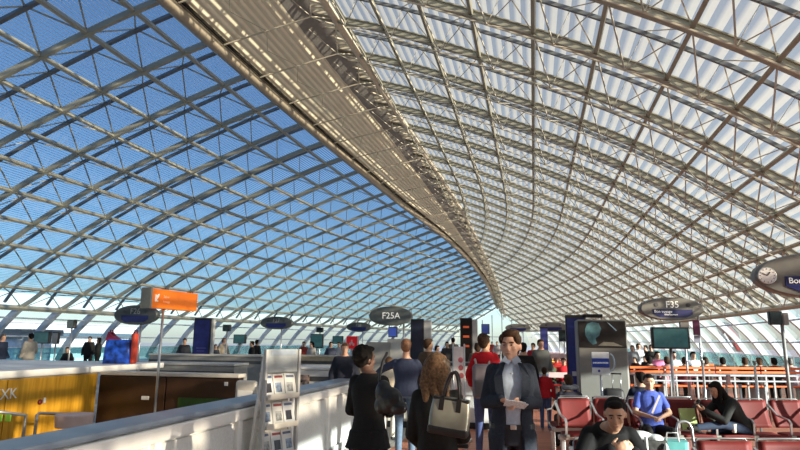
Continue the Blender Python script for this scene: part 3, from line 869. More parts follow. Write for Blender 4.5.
# --- woman in black with leather shoulder bag, left, from behind
g = at(370, 340, 5.15)
P = stand_pose(head=(.05, -.02, 1.605), neck=(.02, -.005, 1.5), turn=R(-28), elL=(.20, -.04, 1.15), wrL=(.12, -.22, 1.10), elR=(-.20, -.02, 1.16), wrR=(-.13, -.20, 1.12), curl=.6, sw=.88)
w2_, f = person('person in black with short dark hair standing by white wall, seen from behind', (g.x, 5.15, .02), R(172), P, 'dark', 'black', 'afro', top=(.010, .010, .011), trousers=(.014, .014, .016), scale=.945, vox=.010, topname='jumper', coat=.10, dtop=.008, eyes=False)
q = at(389, 416, 4.85)
t = thing('shoulder_bag', 'slouchy black leather shoulder bag on the back of the person in black', 'bag', (q.x, 4.85, q.z), R(-12))
b = MB(); b.ell((0, 0, .12), (.120, .06, .105), Matrix.Rotation(R(-24), 3, 'Y')); b.ell((-.05, 0, .17), (.075, .055, .11)); b.ell((.075, 0, .07), (.085, .05, .06)); b.ell((-.07, 0, .08), (.06, .05, .07)); remesh(b, 'bag_body', M('glossy_black_leather', (.012, .013, .015), .38, var=.3, scale=12, bump=.5), .009, t)
b = MB(); b.tube([(-.09, 0, .2), (-.10, .02, .30), (-.10, .08, .42), (-.09, .14, .49)], .012, 8); b.obj('strap', bl_leather, t, True)

# --- man in navy jumper with backpack straps, leaning with outstretched left arm
g = at(406, 340, 9.0)
P = stand_pose(turn=R(5), chest=(0, -.02, 1.38), elR=(-.25, -.1, 1.20), wrR=(-.2, -.3, 1.1), elL=(.40, -.16, 1.27), wrL=(.58, -.33, 1.14), curl=.3, sw=1.05)
p_, f = person('man in navy jumper and jeans reaching out his left arm, seen from behind', (g.x, 9.0, .02), R(180), P, 'light', 'ginger', 'short', top=(.035, .045, .085), trousers=(.10, .14, .20), scale=.99, vox=.014, topname='jumper', eyes=False, fine=False)
q = at(405, 386, 8.8)
# --- dark haired person in brown coat beyond
g = at(428, 340, 11.6)
person('dark haired man in brown jacket standing beyond the man in navy jumper', (g.x, 11.6, .02), R(150), stand_pose(turn=R(-20)), 'tan', 'brown', 'short', top=(.10, .065, .04), trousers=(.05, .045, .04), scale=1.0, vox=.02, fine=False)
g = at(386, 340, 10.4)
person('person in cream top and pale skirt partly hidden behind the person in black', (g.x + .02, 10.6, .02), R(170), stand_pose(), 'light', 'lbrown', 'bun', top=(.55, .50, .40), trousers=(.5, .46, .40), scale=.80, vox=.02, fine=False)

# --- woman in the red top with grey backpack
g = at(485, 340, 9.4)
P = stand_pose(sw=.86, turn=R(-30), elL=(.25, -.05, 1.16), wrL=(.22, -.2, 1.0), elR=(-.24, 0, 1.14), wrR=(-.24, -.12, .93), knL=(.10, -.05, .5), anL=(.11, -.12, .09))
p_, f = person('person in bright red top and jeans with grey backpack, seen from behind', (g.x, 9.4, .02), R(184), P, 'tan', 'brown', 'bun', top=(.46, .012, .02), trousers=(.055, .075, .17), shoes=(.45, .30, .2), scale=1.03, vox=.012, topname='red_top', fine=False, eyes=False)
q = at(480, 400, 9.2)
t = thing('backpack', 'grey mauve backpack worn by the person in the red top', 'backpack', (atx(482, 9.18), 9.18, q.z), R(4))
b = MB(); b.rbox((0, 0, .27), (.30, .17, .50), .06, seg=3); b.obj('pack_body', M('pack_grey', (.16, .14, .16), .8, var=.12), t, True)
b = MB(); b.rbox((0, -.10, .17), (.24, .07, .24), .03); b.obj('front_pocket', M('pack_grey_dark', (.10, .09, .10), .8), t, True)
for s in (-1, 1):
    b = MB(); b.tube([(s * .09, .06, .50), (s * .11, .14, .58), (s * .12, .2, .56)], .018, 6); b.obj('strap', M('strap_pale', (.40, .34, .32), .8), t, True)
t = thing('jacket_bundle', 'black jacket hanging from the arm of the person in the red top', 'jacket', (atx(497, 9.3), 9.25, .62), 0)
b = MB(); b.ell((0, 0, .25), (.12, .09, .30)); b.ell((.05, .02, .12), (.10, .08, .16)); b.ell((-.04, 0, .4), (.1, .08, .14)); remesh(b, 'cloth', M('black_cloth', (.012, .012, .014), .9), .015, t)

# --- child in red
g = at(543, 340, 12.6)
P = stand_pose(turn=R(10), head=(0, -.02, 1.62))
person('small child in red jumper and blue jeans standing on the terracotta floor', (g.x, 12.6, .01), R(170), P, 'tan', 'brown', 'short', top=(.52, .02, .03), trousers=(.08, .12, .24), shoes=(.4, .3, .3), scale=.69, vox=.02, fine=False, topname='jumper')
# ------------------------------------------------------------------ left: white barrier wall in front
def box_obj(name, c, d, mat, parent, r=.0, rot=None):
    b = MB()
    if r: b.rbox(c, d, r, rot)
    else: b.box(c, d, rot)
    return b.obj(name, mat, parent)


perf = M('perforated_white', (.62, .63, .62), .5, var=.04, scale=40)
WX0, WX1, WZ = -3.34, -3.02, 1.04
t = thing('barrier_wall', 'long white panelled barrier wall with grey blue top running along the left', 'barrier', (0, 0, 0))
b = MB(); b.box(((WX0 + WX1) / 2, 6.0, (WZ - .04) / 2), (WX1 - WX0 - .06, 8.6, WZ - .04)); b.obj('core', white, t)
b = MB(); b.rbox(((WX0 + WX1) / 2, 6.0, WZ - .015), (WX1 - WX0 + .05, 8.66, .05), .015); b.obj('top_cap', gcap, t)
b = MB(); b.rbox((WX1 + .0, 6.0, .93), (.06, 8.62, .12), .02); b.obj('upper_rail', white, t)
b = MB(); b.rbox((WX1 - .005, 6.0, .06), (.05, 8.62, .12), .01); b.obj('plinth', lgrey, t)
for k in range(6):
    y = 1.75 + k * 1.42; box_obj('frame_post', (WX1 - .005, y, .49), (.05, .09, .80), white, t, .008)
    if k < 6 and y + 1.42 < 10.5: box_obj('panel', (WX1 - .022, y + .71, .49), (.02, 1.26, .72), perf, t, .004)
b = MB(); b.box((WX1 - .02, 10.25, .5), (.02, .001 + .1, .7)); b.obj('end_post', white, t)

# ------------------------------------------------------------------ magazine rack
pr_ = at(277, 400, 6.35); hw_ = .25; RZ = R(-22)
t = thing('magazine_rack', 'tall white metal magazine rack standing before the white barrier wall', 'rack', (pr_.x, 6.35, 0), RZ)
rack = t
for s in (-1, 1):
    b = MB(); b.rbox((.06, s * hw_, .80), (.05, .035, 1.60), .01); b.obj('post', lgrey, t)
    b = MB(); b.beam((.05, s * hw_, 1.55), (-.17, s * hw_, .03), .03, .035); b.obj('rear_strut', white, t)
    b = MB(); b.rbox((-.05, s * hw_, .03), (.34, .05, .05), .01); b.obj('foot', white, t)
b = MB(); b.rbox((.05, 0, 1.475), (.03, hw_ * 2 - .03, .25), .01); b.obj('header_panel', M('rack_header', (.36, .39, .40), .4), t)
b = MB(); b.rbox((.068, 0, 1.56), (.004, hw_ * 1.5, .05), .002); b.obj('header_strip', M('header_blue', (.30, .36, .44), .4), t)
LEV = [1.08, .78, .48, .18]
tl = Matrix.Rotation(R(-14), 3, 'Y')
for z in LEV:
    b = MB(); b.rbox((.03, 0, z), (.15, hw_ * 2 - .04, .018), .004); b.obj('shelf', offw, t)
    b = MB(); b.rbox((.105, 0, z + .025), (.010, hw_ * 2 - .03, .05), .003); b.obj('shelf_lip', offw, t)
    b = MB(); b.box((-.025, 0, z + .145), (.010, hw_ * 2 - .06, .26), tl); b.obj('back_plate', offw, t)
mags = [((.62, .64, .66), (.03, .03, .04), 'dark portrait'), ((.66, .66, .64), (.20, .26, .36), 'blue grey picture'), ((.60, .60, .58), (.30, .31, .31), 'grey picture')]
lev = ['upper', 'middle', 'lower', 'bottom']; pos = ['left', 'middle', 'right']
for li, z in enumerate(LEV):
    for k in range(3):
        c1, c2, nm = mags[(k + li) % 3]
        y = -.155 + k * .15; lx = .045 + .012 * k
        g = V((lx * math.cos(RZ) - y * math.sin(RZ), lx * math.sin(RZ) + y * math.cos(RZ), 0))
        tm_ = thing('magazine', 'pale magazine with %s, %s one on the rack\'s %s shelf' % (nm, pos[k], lev[li]), 'magazine', (pr_.x + g.x, 6.35 + g.y, z + .014), RZ, 'magazines in the white rack')
        tm_.rotation_euler = (R(rnd.uniform(-3, 3)), R(-14), RZ)
        b = MB(); b.rbox((0, 0, .125), (.010, .165, .245), .002); b.obj('cover', M('cover_%d' % ((k + li) % 3), c1, .35, var=.02), tm_)
        b = MB(); b.rbox((.006, rnd.uniform(-.02, .02), .10), (.002, .09, .10), .0008); b.obj('cover_picture', M('picture_%d' % ((k + li) % 3), c2, .35, var=.35, scale=25), tm_)
        b = MB(); b.rbox((.006, 0, .215), (.002, .12, .025), .0008); b.obj('title_bar', M('title_ink_%d' % (k % 2), ((.10, .14, .25), (.30, .05, .05))[k % 2], .4), tm_)

# ------------------------------------------------------------------ enclosure with the yellow and brown panels
mm, nt, out = newmat('yellow_wood'); pb = nt.nodes.new('ShaderNodeBsdfPrincipled'); nt.links.new(pb.outputs[0], out.inputs[0]); pb.inputs['Roughness'].default_value = .38
tcn = nt.nodes.new('ShaderNodeTexCoord'); mpn = nt.nodes.new('ShaderNodeMapping'); mpn.inputs['Scale'].default_value = (1, 6, .5); nz = nt.nodes.new('ShaderNodeTexNoise'); nz.inputs['Scale'].default_value = 3; nz.inputs['Detail'].default_value = 5
nt.links.new(tcn.outputs['Object'], mpn.inputs[0]); nt.links.new(mpn.outputs[0], nz.inputs[0]); crn = nt.nodes.new('ShaderNodeValToRGB'); crn.color_ramp.elements[0].position = .3; crn.color_ramp.elements[1].position = .7
crn.color_ramp.elements[0].color = (.50, .24, .012, 1); crn.color_ramp.elements[1].color = (.74, .40, .035, 1); nt.links.new(nz.outputs[0], crn.inputs[0]); nt.links.new(crn.outputs[0], pb.inputs['Base Color'])
yellow = mm
brown = M('dark_brown_panel', (.035, .016, .010), .35, var=.15, scale=3)
t = thing('enclosure_wall', 'long enclosure wall with yellow wood panels and thick white top', 'wall unit', (0, 0, 0))
b = MB(); b.box((-8.53, 6.4, .53), (.4, 8.2, 1.06)); b.obj('core', offw, t)
for k in range(4):
    box_obj('yellow_panel', (-8.31, 9.42 - k * 2.08, .53), (.05, 2.06, 1.0), yellow, t, .004)
b = MB(); b.rbox((-10.62, 7.4, 1.11), (4.76, 10.3, .12), .02); b.obj('top_slab', white, t)
b = MB(); b.box((-12.8, 7.4, .52), (.3, 10.2, 1.04)); b.obj('rear_panel', offw, t)
text('lettering', 'XXK', .24, M('letter_white', (.8, .8, .76), .5), (-8.275, at(17, 396, 1).y * -8.275 / at(17, 396, 1).x, .80), t, (PI / 2, 0, PI / 2), .004, 'RIGHT')
t = thing('fire_call_point', 'small dark red and white fire call point on the yellow panel', 'call point', (-8.265, 9.07, .62))
b = MB(); b.ell((0, 0, 0), (.03, .045, .045)); b.obj('button', M('deep_red', (.16, .01, .01), .4), t, True)
b = MB(); b.rbox((0, .09, .02), (.03, .05, .09), .01); b.obj('label_plate', white, t)
t = thing('brown_partition', 'dark brown panelled partition with pale top edge facing the camera', 'partition', (0, 0, 0))
b = MB(); b.box((-6.81, 10.62, .5), (2.92, .2, 1.0)); b.obj('core', brown, t)
for k in range(2): box_obj('brown_panel', (-7.54 + k * 1.46, 10.50, .5), (1.43, .04, .96), brown, t, .004)
b = MB(); b.rbox((-6.80, 10.62, 1.035), (2.96, .3, .07), .015); b.obj('top_edge', offw, t)
for (u, v, nm, w_) in ((145, 398, 'left', .16), (226, 384, 'right', .07)):
    p = at(u, v, 10.46); o = box_obj('wall_marker', (p.x, 10.465, p.z), (w_, .02, .07), white, None, .006); tag(o, 'small white marker plate on the %s brown panel' % nm, 'marker')
p = at(204, 404, 10.45); o = box_obj('green_sign_strip', (p.x, 10.46, p.z), (1.08, .02, .20), M('green_strip', (.03, .10, .012), .5), None, .005); tag(o, 'dark green strip low on the brown partition', 'sign')
# things inside the enclosure
p = at(75, 414, 7.6)
t = thing('round_table', 'round pale pink table with thick top inside the yellow enclosure', 'table', (p.x, 7.6, 0))
b = MB(); n = 32; b.loft([((0, 0, p.z - .17), V((.235, 0, 0)), V((0, .235, 0))), ((0, 0, p.z - .015), V((.25, 0, 0)), V((0, .25, 0))), ((0, 0, p.z), V((.245, 0, 0)), V((0, .245, 0)))], n, pw=2); b.obj('tabletop', M('pale_pink', (.62, .46, .42), .45, var=.05), t)
b = MB(); b.rod((0, 0, .02), (0, 0, p.z - .15), .04, 12); b.obj('column', chrome, t, True)
b = MB(); b.rod((0, 0, 0), (0, 0, .03), .2, 24); b.obj('base', chrome, t)
t = thing('handrail', 'bent metal handrail with two uprights in front of yellow panels', 'handrail', (0, 0, 0))
pa = at(-8, 411, 7.0); pb_ = at(26, 413, 7.6); pc = at(37, 414, 7.9); pd = at(84, 415, 8.6)
b = MB(); b.tube([pa, pb_ - V((0, .15, 0)), V((pb_.x, pb_.y, pb_.z - .03)), V((pb_.x, pb_.y, pb_.z - .12)), V((pb_.x, pb_.y, .02))], .022, 8); b.obj('front_rail', chrome, t, True)
b = MB(); b.tube([V((pc.x, pc.y, .02)), V((pc.x, pc.y, pc.z - .1)), V((pc.x, pc.y, pc.z - .02)), pc + V((-.05, .1, 0)), pd], .022, 8); b.obj('rear_rail', chrome, t, True)
for k, (u0, u1) in enumerate(((-4, 3), (4, 12))):
    p = at((u0 + u1) / 2, 418, 7.15); o = box_obj('green_tag', (p.x, 7.15, p.z), (.085, .02, .09), M('lime_green', (.28, .62, .06), .5), None, .004)
    tag(o, 'bright green square card hung below the handrail, %s one' % ('left' if k == 0 else 'right'), 'card', group='green cards on the handrail')

# blue bag with red sides on the white top
p = at(121, 366, 11.6)
t = thing('blue_bag', 'large blue bag with red side strap standing on the white top', 'bag', (p.x - .02, 11.6, 1.175), R(12))
bluem = M('crinkled_blue', (.02, .09, .50), .35, var=.5, scale=7, bump=.8)
b = MB(); b.loft([((-.05, 0, 0), V((.30, 0, 0)), V((0, .16, 0))), ((-.05, 0, .25), V((.285, 0, 0)), V((0, .17, 0))), ((-.05, 0, .50), V((.265, 0, 0)), V((0, .14, 0)))], 24, pw=5); b.obj('bag_body', bluem, t, True)
redm = M('strap_red', (.60, .06, .03), .6, var=.12)
b = MB(); b.rbox((.28, -.02, .32), (.09, .20, .64), .03); b.obj('side_strap', redm, t, True)
mar = M('maroon_flap', (.20, .012, .05), .6)
b = MB(); b.prism([(-.31, .48), (-.05, .47), (-.12, .53), (-.2, .58), (-.27, .66)], -.13, .13); b.obj('flap', mar, t)
for x in (-.26, .27): b = MB(); b.tube([(x - .03, 0, .58), (x - .02, 0, .70), (x + .03, 0, .70), (x + .04, 0, .58)], .018, 6); b.obj('handle', mar, t, True)

# ------------------------------------------------------------------ grey check-in counters behind
def counter(name, label, x0, x1, y, z, d, body, topm, group=None, cat='counter'):
    t = thing(name, label, cat, ((x0 + x1) / 2, y, 0), 0, group); w = x1 - x0
    b = MB(); b.box((0, d / 2, z / 2 - .02), (w - .04, d - .06, z - .04)); b.obj('body', body, t)
    b = MB(); b.rbox((0, d / 2, z), (w, d, .06), .012); b.obj('worktop', topm, t)
    b = MB(); b.box((0, .02, z - .22), (w - .02, .02, .10)); b.obj('reveal', dgrey, t)
    b = MB(); b.rbox((0, .015, .07), (w - .02, .03, .12), .005); b.obj('kickplate', black, t)
    return t
def span(u0, u1, Y): return atx(u0, Y), atx(u1, Y)
a, c = span(142, 236, 14.2); counter('service_counter', 'grey service counter behind the brown partition', a, c, 14.2, 1.07, .8, grey, lgrey)
a, c = span(150, 262, 19.5); counter('service_counter', 'long white topped counter behind the grey service counter', a, c, 19.5, 1.15, .9, grey, offw)
a, c = span(284, 331, 12.8); counter('service_counter', 'low white counter with rounded end right of the magazine rack', a, c, 12.8, 1.09, .6, white, white)
a, c = span(238, 259, 10.0)
t = thing('rounded_screen', 'white rounded end screen beside the brown partition', 'screen', ((a + c) / 2 + .02, 10.0, 0)); b = MB(); b.rbox((0, 0, .5), (c - a, .12, 1.0), .06, seg=4); b.obj('panel', offw, t, True); b = MB(); b.rbox((0, -.065, .46), (c - a - .12, .02, .74), .01); b.obj('inset', white, t)
a, c = span(262, 362, 21.5); counter('service_counter', 'long beige grey counter below the red square sign', a, c, 21.5, 1.12, .9, M('tan_counter', (.30, .27, .20), .5), M('tan_top', (.36, .34, .28), .5))
a, c = span(296, 345, 16.2); counter('service_counter', 'mid grey counter in front of the beige grey counter', a, c, 16.2, .98, .8, grey, lgrey)
a, c = span(362, 402, 17.5); t = thing('grey_booth', 'plain grey boxy booth behind the dark-haired person in black', 'booth', ((a + c) / 2, 17.5, 0)); b = MB(); b.box((-.1, .6, .83), ((c - a) * .6, 1.2, 1.66)); b.obj('booth_body', grey, t); b = MB(); b.box((c * 0 + (c - a) * .38, .6, .88), ((c - a) * .5, 1.1, 1.76)); b.obj('side_unit', lgrey, t)
a, c = span(372, 402, 11.2); counter('white_desk', 'warm white desk between person in black and man in navy', a, c, 12.2, 1.12, .6, M('desk_white', (.74, .70, .58), .5), offw)
a, c = span(434, 486, 11.6); counter('white_desk', 'wide white desk behind the long haired woman', a, c, 12.4, 1.25, .8, white, dgrey)
a, c = span(340, 470, 25); counter('shop_counter', 'long dark red counter far behind the travellers on the left', a, c, 25, 1.0, .8, M('dark_red_counter', (.16, .03, .03), .5), M('brown_top', (.14, .09, .06), .5))
# poster on the low white counter
p = at(303, 381, 12.75); o = box_obj('poster', (p.x, 12.78, p.z), (.26, .02, .26), M('poster_print', (.42, .30, .24), .5, var=.5, scale=14), None, .003); tag(o, 'small colour poster fixed to the low white counter', 'poster')
# pink and white banner
p = at(459, 382, 10.9)
t = thing('banner_stand', 'narrow white banner with pink red pattern between the two women', 'banner', (p.x, 10.9, 0), 0)
b = MB(); b.rbox((0, 0, .86), (.17, .02, 1.5), .004); b.obj('banner', M('banner_white', (.72, .68, .68), .5), t)
b = MB(); r2 = random.Random(4)
for k in range(9): b.ell((r2.uniform(-.02, .05), -.012, .3 + k * .135), (.045, .004, .05), nu=8, nv=5)
tag(b.obj('pink_pattern', M('banner_pink', (.62, .16, .18), .5, var=.2), t), None, None, kind='stuff')
for s in (-1, 1): b = MB(); b.rod((s * .10, 0, .02), (s * .10, 0, 1.66), .014, 8); b.obj('pole', chrome, t, True)
b = MB(); b.rbox((0, 0, .02), (.4, .3, .04), .01); b.obj('base', chrome, t)

# ------------------------------------------------------------------ signs
signgrey = M('sign_grey', (.17, .175, .165), .45, var=.03); signdark = M('sign_dark', (.075, .085, .085), .45, var=.03); navy = M('sign_navy', (.012, .018, .12), .35, var=.05); lum = M('sign_letters', (.8, .8, .76), .5, emit=(1, 1, .94), est=.35)
def oval(u, v, Y, w, h, label, txt, mat, px=0.0, rz=0.0, navyband=True, discs=True, clock=None, lines=('Bon voyage', 'Boarding'), tsize=.30, poleto=True, round_disc=True):
    p = at(u, v, Y); t = thing('gate_sign', label, 'sign', (p.x, Y, 0), rz); z = p.z
    b = MB(); n = 44
    def ring(s, y): return [V((math.cos(2 * PI * k / n) * w / 2 * s, y, z + math.copysign(abs(math.sin(2 * PI * k / n)) ** .92, math.sin(2 * PI * k / n)) * h / 2 * s)) for k in range(n)]
    vs = ring(.96, -.13) + ring(1, -.09) + ring(1, .09) + ring(.96, .13); fs = [tuple(range(n)), tuple(range(3 * n, 4 * n))[::-1]]
    for i in range(3): fs += [(i * n + k, i * n + (k + 1) % n, (i + 1) * n + (k + 1) % n, (i + 1) * n + k) for k in range(n)]
    b.add(vs, fs); b.obj('sign_board', mat, t)
    if txt: text('lettering', txt, h * tsize * 1.35, lum if mat is not signdark else M('letters_dim', (.35, .36, .34), .5), (0 if txt != 'F25A' else .03, -.135, z + (h * .17 if navyband else 0)), t)
    if navyband:
        bw = w * .62; bh = h * .34; pts = [(-bw / 2, z - .02), (bw / 2, z - .02), (bw / 2, z - .02 - bh * .6), (bw * .34, z - .02 - bh), (-bw * .34, z - .02 - bh), (-bw / 2, z - .02 - bh * .6)]
        b = MB(); b.prism([(x, q) for x, q in pts], -.145, -.125); bb = b.obj('navy_display', navy, t)
        if lines:
            text('display_text', lines[0], bh * .50, lum, (-bw * .47, -.15, z - .02 - bh * .28), bb, align='LEFT')
            text('display_text', lines[1], bh * .28, lum, (-bw * .22, -.15, z - .02 - bh * .66), bb, align='LEFT')
    if discs:
        for s in (-1, 1):
            if clock and s == -1: continue
            b = MB(); b.rod((s * w * .25, -.128, z + h * .17), (s * w * .25, -.15, z + h * .17), h * .085, 20); b.obj('speaker_grille', dgrey, t)
    if poleto:
        b = MB(); b.rod((px, .05, 0), (px, .05, z - h * .3), .035, 12); b.obj('pole', chrome, t, True)
        b = MB(); b.rod((px, .05, 0), (px, .05, .03), .2, 20); b.obj('base_plate', chrome, t)
    return t, z
oval(670.5, 309, 20, 1.98, .70, 'grey oval gate sign reading F35 with navy display', 'F35', signgrey, rz=R(13.5), px=.86, lines=('Bon voyage', 'Embarquement'))
o, z = oval(829, 275.5, 10, 2.06, .70, 'large grey oval gate sign with white clock at the right frame edge', '', signgrey, px=.8, lines=('Bon voyage', 'Embarquement'), clock=True)
ck = MB(); cx_, cz_ = atx(774.5, 9.85) - o.location.x, at(774.5, 275.5, 9.85).z
ck.rod((cx_, -.12, cz_), (cx_, -.16, cz_), .115, 32); ckf = ck.obj('clock_face', M('clock_white', (.85, .86, .86), .4, var=.02), o)
b = MB(); b.tube([V((cx_ + .118 * math.cos(2 * PI * k / 32), -.15, cz_ + .118 * math.sin(2 * PI * k / 32))) for k in range(32)], .012, 6, closed=True); b.obj('clock_rim', chrome, ckf, True)
b = MB(); b.beam((cx_, -.165, cz_), (cx_ + .04, -.165, cz_ + .05), .012, .006, (0, 1, 0)); b.obj('hour_hand', black, ckf)
b = MB(); b.beam((cx_, -.167, cz_), (cx_ - .07, -.167, cz_ + .04), .008, .006, (0, 1, 0)); b.obj('minute_hand', black, ckf)
for k in range(12):
    aa = 2 * PI * k / 12; b = MB(); b.beam((cx_ + .09 * math.cos(aa), -.163, cz_ + .09 * math.sin(aa)), (cx_ + .105 * math.cos(aa), -.163, cz_ + .105 * math.sin(aa)), .008, .004, (0, 1, 0)); b.obj('hour_mark', black, ckf)
oval(391, 316, 23, 1.72, .74, 'plain dark grey oval gate sign reading F25A', 'F25A', M('sign_mid', (.12, .14, .14), .45), px=.5, navyband=False, discs=False, tsize=.34)
oval(137, 315, 22, 2.0, .80, 'dark oval gate sign reading F26 above the blue bag', 'F26', signdark, px=.2, lines=None)
oval(277, 323, 34, 2.05, .76, 'dark oval gate sign reading F27 left of the booths', 'F27', signdark, px=.3, lines=None)
oval(359, 327, 45, 1.95, .72, 'small dark oval gate sign reading F28 in the distance', 'F28', signdark, px=.3, lines=None)
oval(518, 328, 52, 2.1, .70, 'far pale oval gate sign just right of the suited man\'s head', '', signgrey, px=.4, lines=None)
oval(553, 327, 44, 1.9, .68, 'far pale oval gate sign left of the tall navy totem', '', signgrey, px=.4, lines=None)

# orange sign box on a pole
pL = at(152.8, 293, 9.0); pR_ = at(198.3, 298, 10.28)
d = (pR_ - pL); ln = math.hypot(d.x, d.y); az = math.atan2(d.y, d.x)
t = thing('orange_sign', 'bright orange box sign with grey end on a slim pole', 'sign', (pL.x, pL.y, 0), az); zc = 2.375
b = MB(); b.rbox((ln / 2, .10, zc), (ln, .18, .33), .01); b.obj('sign_box', M('sign_orange', (.90, .19, .006), .45, var=.02, emit=(1, .20, .003), est=.25), t)
b = MB(); b.rbox((-.02, .10, zc), (.05, .20, .35), .01); b.obj('end_cap', M('sign_end', (.32, .32, .27), .4), t)
b = MB(); b.rod((ln * .36, .12, 0), (ln * .36, .12, zc - .15), .022, 10); b.obj('pole', chrome, t, True)
b = MB(); b.rod((ln * .36, .12, 0), (ln * .36, .12, .03), .16, 20); b.obj('base_plate', chrome, t)
ar = M('arrow_white', (.85, .8, .7), .5, emit=(1, .9, .75), est=.4)
b = MB(); b.beam((.10, -.0, zc + .03), (.17, 0, zc + .07), .02, .012, (0, 1, 0)); b.beam((.085, 0, zc - .05), (.085, 0, zc + .06), .02, .012, (0, 1, 0)); b.beam((.08, 0, zc - .045), (.15, 0, zc - .045), .02, .012, (0, 1, 0)); b.beam((.085, 0, zc - .04), (.16, 0, zc + .05), .02, .012, (0, 1, 0)); b.obj('arrow', ar, t)
text('lettering', 'Salon', .07, M('pale_orange_letters', (.9, .45, .2), .5, emit=(1, .5, .25), est=.3), (ln * .22, -.002, zc + .035), t, align='LEFT')
text('lettering', 'Lounge', .06, MATS['pale_orange_letters'], (ln * .22, -.002, zc - .045), t, align='LEFT')

# ------------------------------------------------------------------ screens and totems
scr = M('screen_dark', (.02, .035, .04), .15, var=.2); scrt = M('screen_teal', (.03, .075, .08), .2, var=.2, emit=(.03, .10, .11), est=.5)
def monitor(u, v, Y, w, h, label, mat=None, pole=True, d=.14, rz=0, name='monitor', cat='monitor'):
    p = at(u, v, Y); t = thing(name, label, cat, (p.x, Y, 0), rz)
    b = MB(); b.rbox((0, 0, p.z), (w, d, h), .02); b.obj('housing', black, t)
    b = MB(); b.box((0, -d / 2 - .003, p.z), (w * .88, .01, h * .86)); b.obj('screen', mat or scr, t)
    if pole:
        b = MB(); b.rod((0, .02, 0), (0, .02, p.z - h * .4), .03, 8); b.obj('pole', chrome, t, True)
        b = MB(); b.rod((0, .02, 0), (0, .02, .03), .2, 16); b.obj('base_plate', chrome, t)
    return t
monitor(72, 324, 21, .52, .34, 'dark box monitor on a pole left of the F26 sign', pole=True, rz=R(-20))
monitor(42.5, 337.5, 22, .78, .50, 'wide dark monitor left of the pole monitor', mat=scrt)
monitor(56, 338, 22.5, .30, .50, 'narrow white backed monitor beside the wide dark monitor', mat=M('white_glow', (.6, .6, .58), .5))
monitor(227, 328, 22, .32, .26, 'small black monitor above white-topped counter')
monitor(240, 339, 24, .56, .38, 'teal monitor right of the small black monitor', mat=scrt)
monitor(317, 341, 26, .60, .62, 'large teal monitor behind the beige grey counter', mat=scrt)
monitor(320, 330, 26.5, .32, .22, 'small black monitor above the large teal monitor', pole=True)
monitor(338, 340, 28, .52, .38, 'teal monitor between the large monitor and red sign', mat=scrt)
monitor(670, 338, 13.2, .72, .43, 'large dark flight monitor on a slim pole below the F35 sign', mat=scrt)
monitor(684, 325.5, 19.6, .26, .22, 'small grey loudspeaker box right of the flight monitor', mat=grey)
t = monitor(775, 318, 14.5, .26, .29, 'black and grey box speaker on a tall pole at right', mat=scr, pole=False)
p = at(781.5, 320, 14.6); b = MB(); b.rod((p.x - t.location.x, .1, 0), (p.x - t.location.x, .1, p.z + .10), .035, 10); b.obj('pole', grey, t, True)
b = MB(); b.rbox((.19, .06, at(777, 318, 14.5).z - .02), (.12, .24, .26), .02); b.obj('grey_speaker', grey, t)
monitor(393, 332, 21, .32, .36, 'small blue screen standing beside the F25A sign', mat=M('screen_blue', (.04, .07, .25), .3, emit=(.05, .09, .4), est=.6))
monitor(485.5, 329, 26, .34, .42, 'small navy screen above the red-topped person', mat=M('screen_navy', (.03, .05, .16), .3, emit=(.04, .06, .25), est=.5))
monitor(564, 335.5, 30, .5, .55, 'small dark monitor left of the navy totem', mat=scr)

def totem(u0, u1, v0, Y, label, col, parts=(), side=None, depth=.14, vb=None, rz=0):
    a, c = span(u0, u1, Y); p = at((u0 + u1) / 2, v0, Y); t = thing('totem', label, 'totem', ((a + c) / 2, Y, 0), rz)
    b = MB(); b.rbox((0, 0, p.z / 2), (c - a, depth, p.z), .015); b.obj('casing', black, t)
    b = MB(); b.box((0, -depth / 2 - .003, p.z * .58), ((c - a) * .86, .01, p.z * .78)); s_ = b.obj('display', col, t)
    if side:
        b = MB(); b.rbox((((c - a) / 2 + side / 2), .03, p.z / 2 - .02), (side, depth, p.z - .04), .01); b.obj('side_panel', lgrey, t)
    return t, c - a, p.z
tnav = M('totem_navy', (.014, .016, .11), .3, var=.35, scale=3, emit=(.01, .012, .1), est=.25)
t, w_, z_ = totem(194, 211, 318, 20, 'tall navy information totem with pale side left of the counters', tnav, side=.09)
b = MB()
for k in range(7): b.box((rnd.uniform(-.03, .03) * w_, -.085, z_ * .32 + k * .10), (w_ * rnd.uniform(.3, .6), .006, .03))
tag(b.obj('notice_lines', M('notice_violet', (.12, .10, .34), .5), t), None, None, kind='stuff')
t, w_, z_ = totem(411, 424, 319, 18, 'dark navy totem with light grey side right of F25A sign', M('totem_ink', (.02, .025, .05), .3), side=.22)
t, w_, z_ = totem(460.5, 472.5, 318, 17, 'black totem with orange red writing in the centre background', M('totem_black', (.012, .008, .008), .3), side=.14)
for k in range(3):
    b = MB(); b.rbox((0, -.08, z_ - .25 - k * .26), (w_ * .5, .008, .06), .003); b.obj('orange_sign_line', M('totem_orange', (.35, .07, .03), .4, emit=(.6, .1, .03), est=.5), t)
t, w_, z_ = totem(566, 586.5, 315, 13.0, 'tall navy totem standing left of the grey kiosk', M('totem_blue', (.02, .026, .11), .3, var=.4, scale=3, emit=(.02, .03, .16), est=.15))
b = MB(); b.rbox((.34, 0, z_ - .02), (.40, .14, .07), .01); b.obj('top_arm', black, t)
b = MB(); b.rbox((.0, -.08, z_ * .48), (w_ * .55, .01, .09), .02); b.obj('logo_plate', M('logo_white', (.6, .65, .72), .4), t)
totem(540.5, 548, 327, 34, 'small blue totem above the child in red', M('totem_far_blue', (.05, .06, .2), .3, emit=(.03, .04, .2), est=.3))

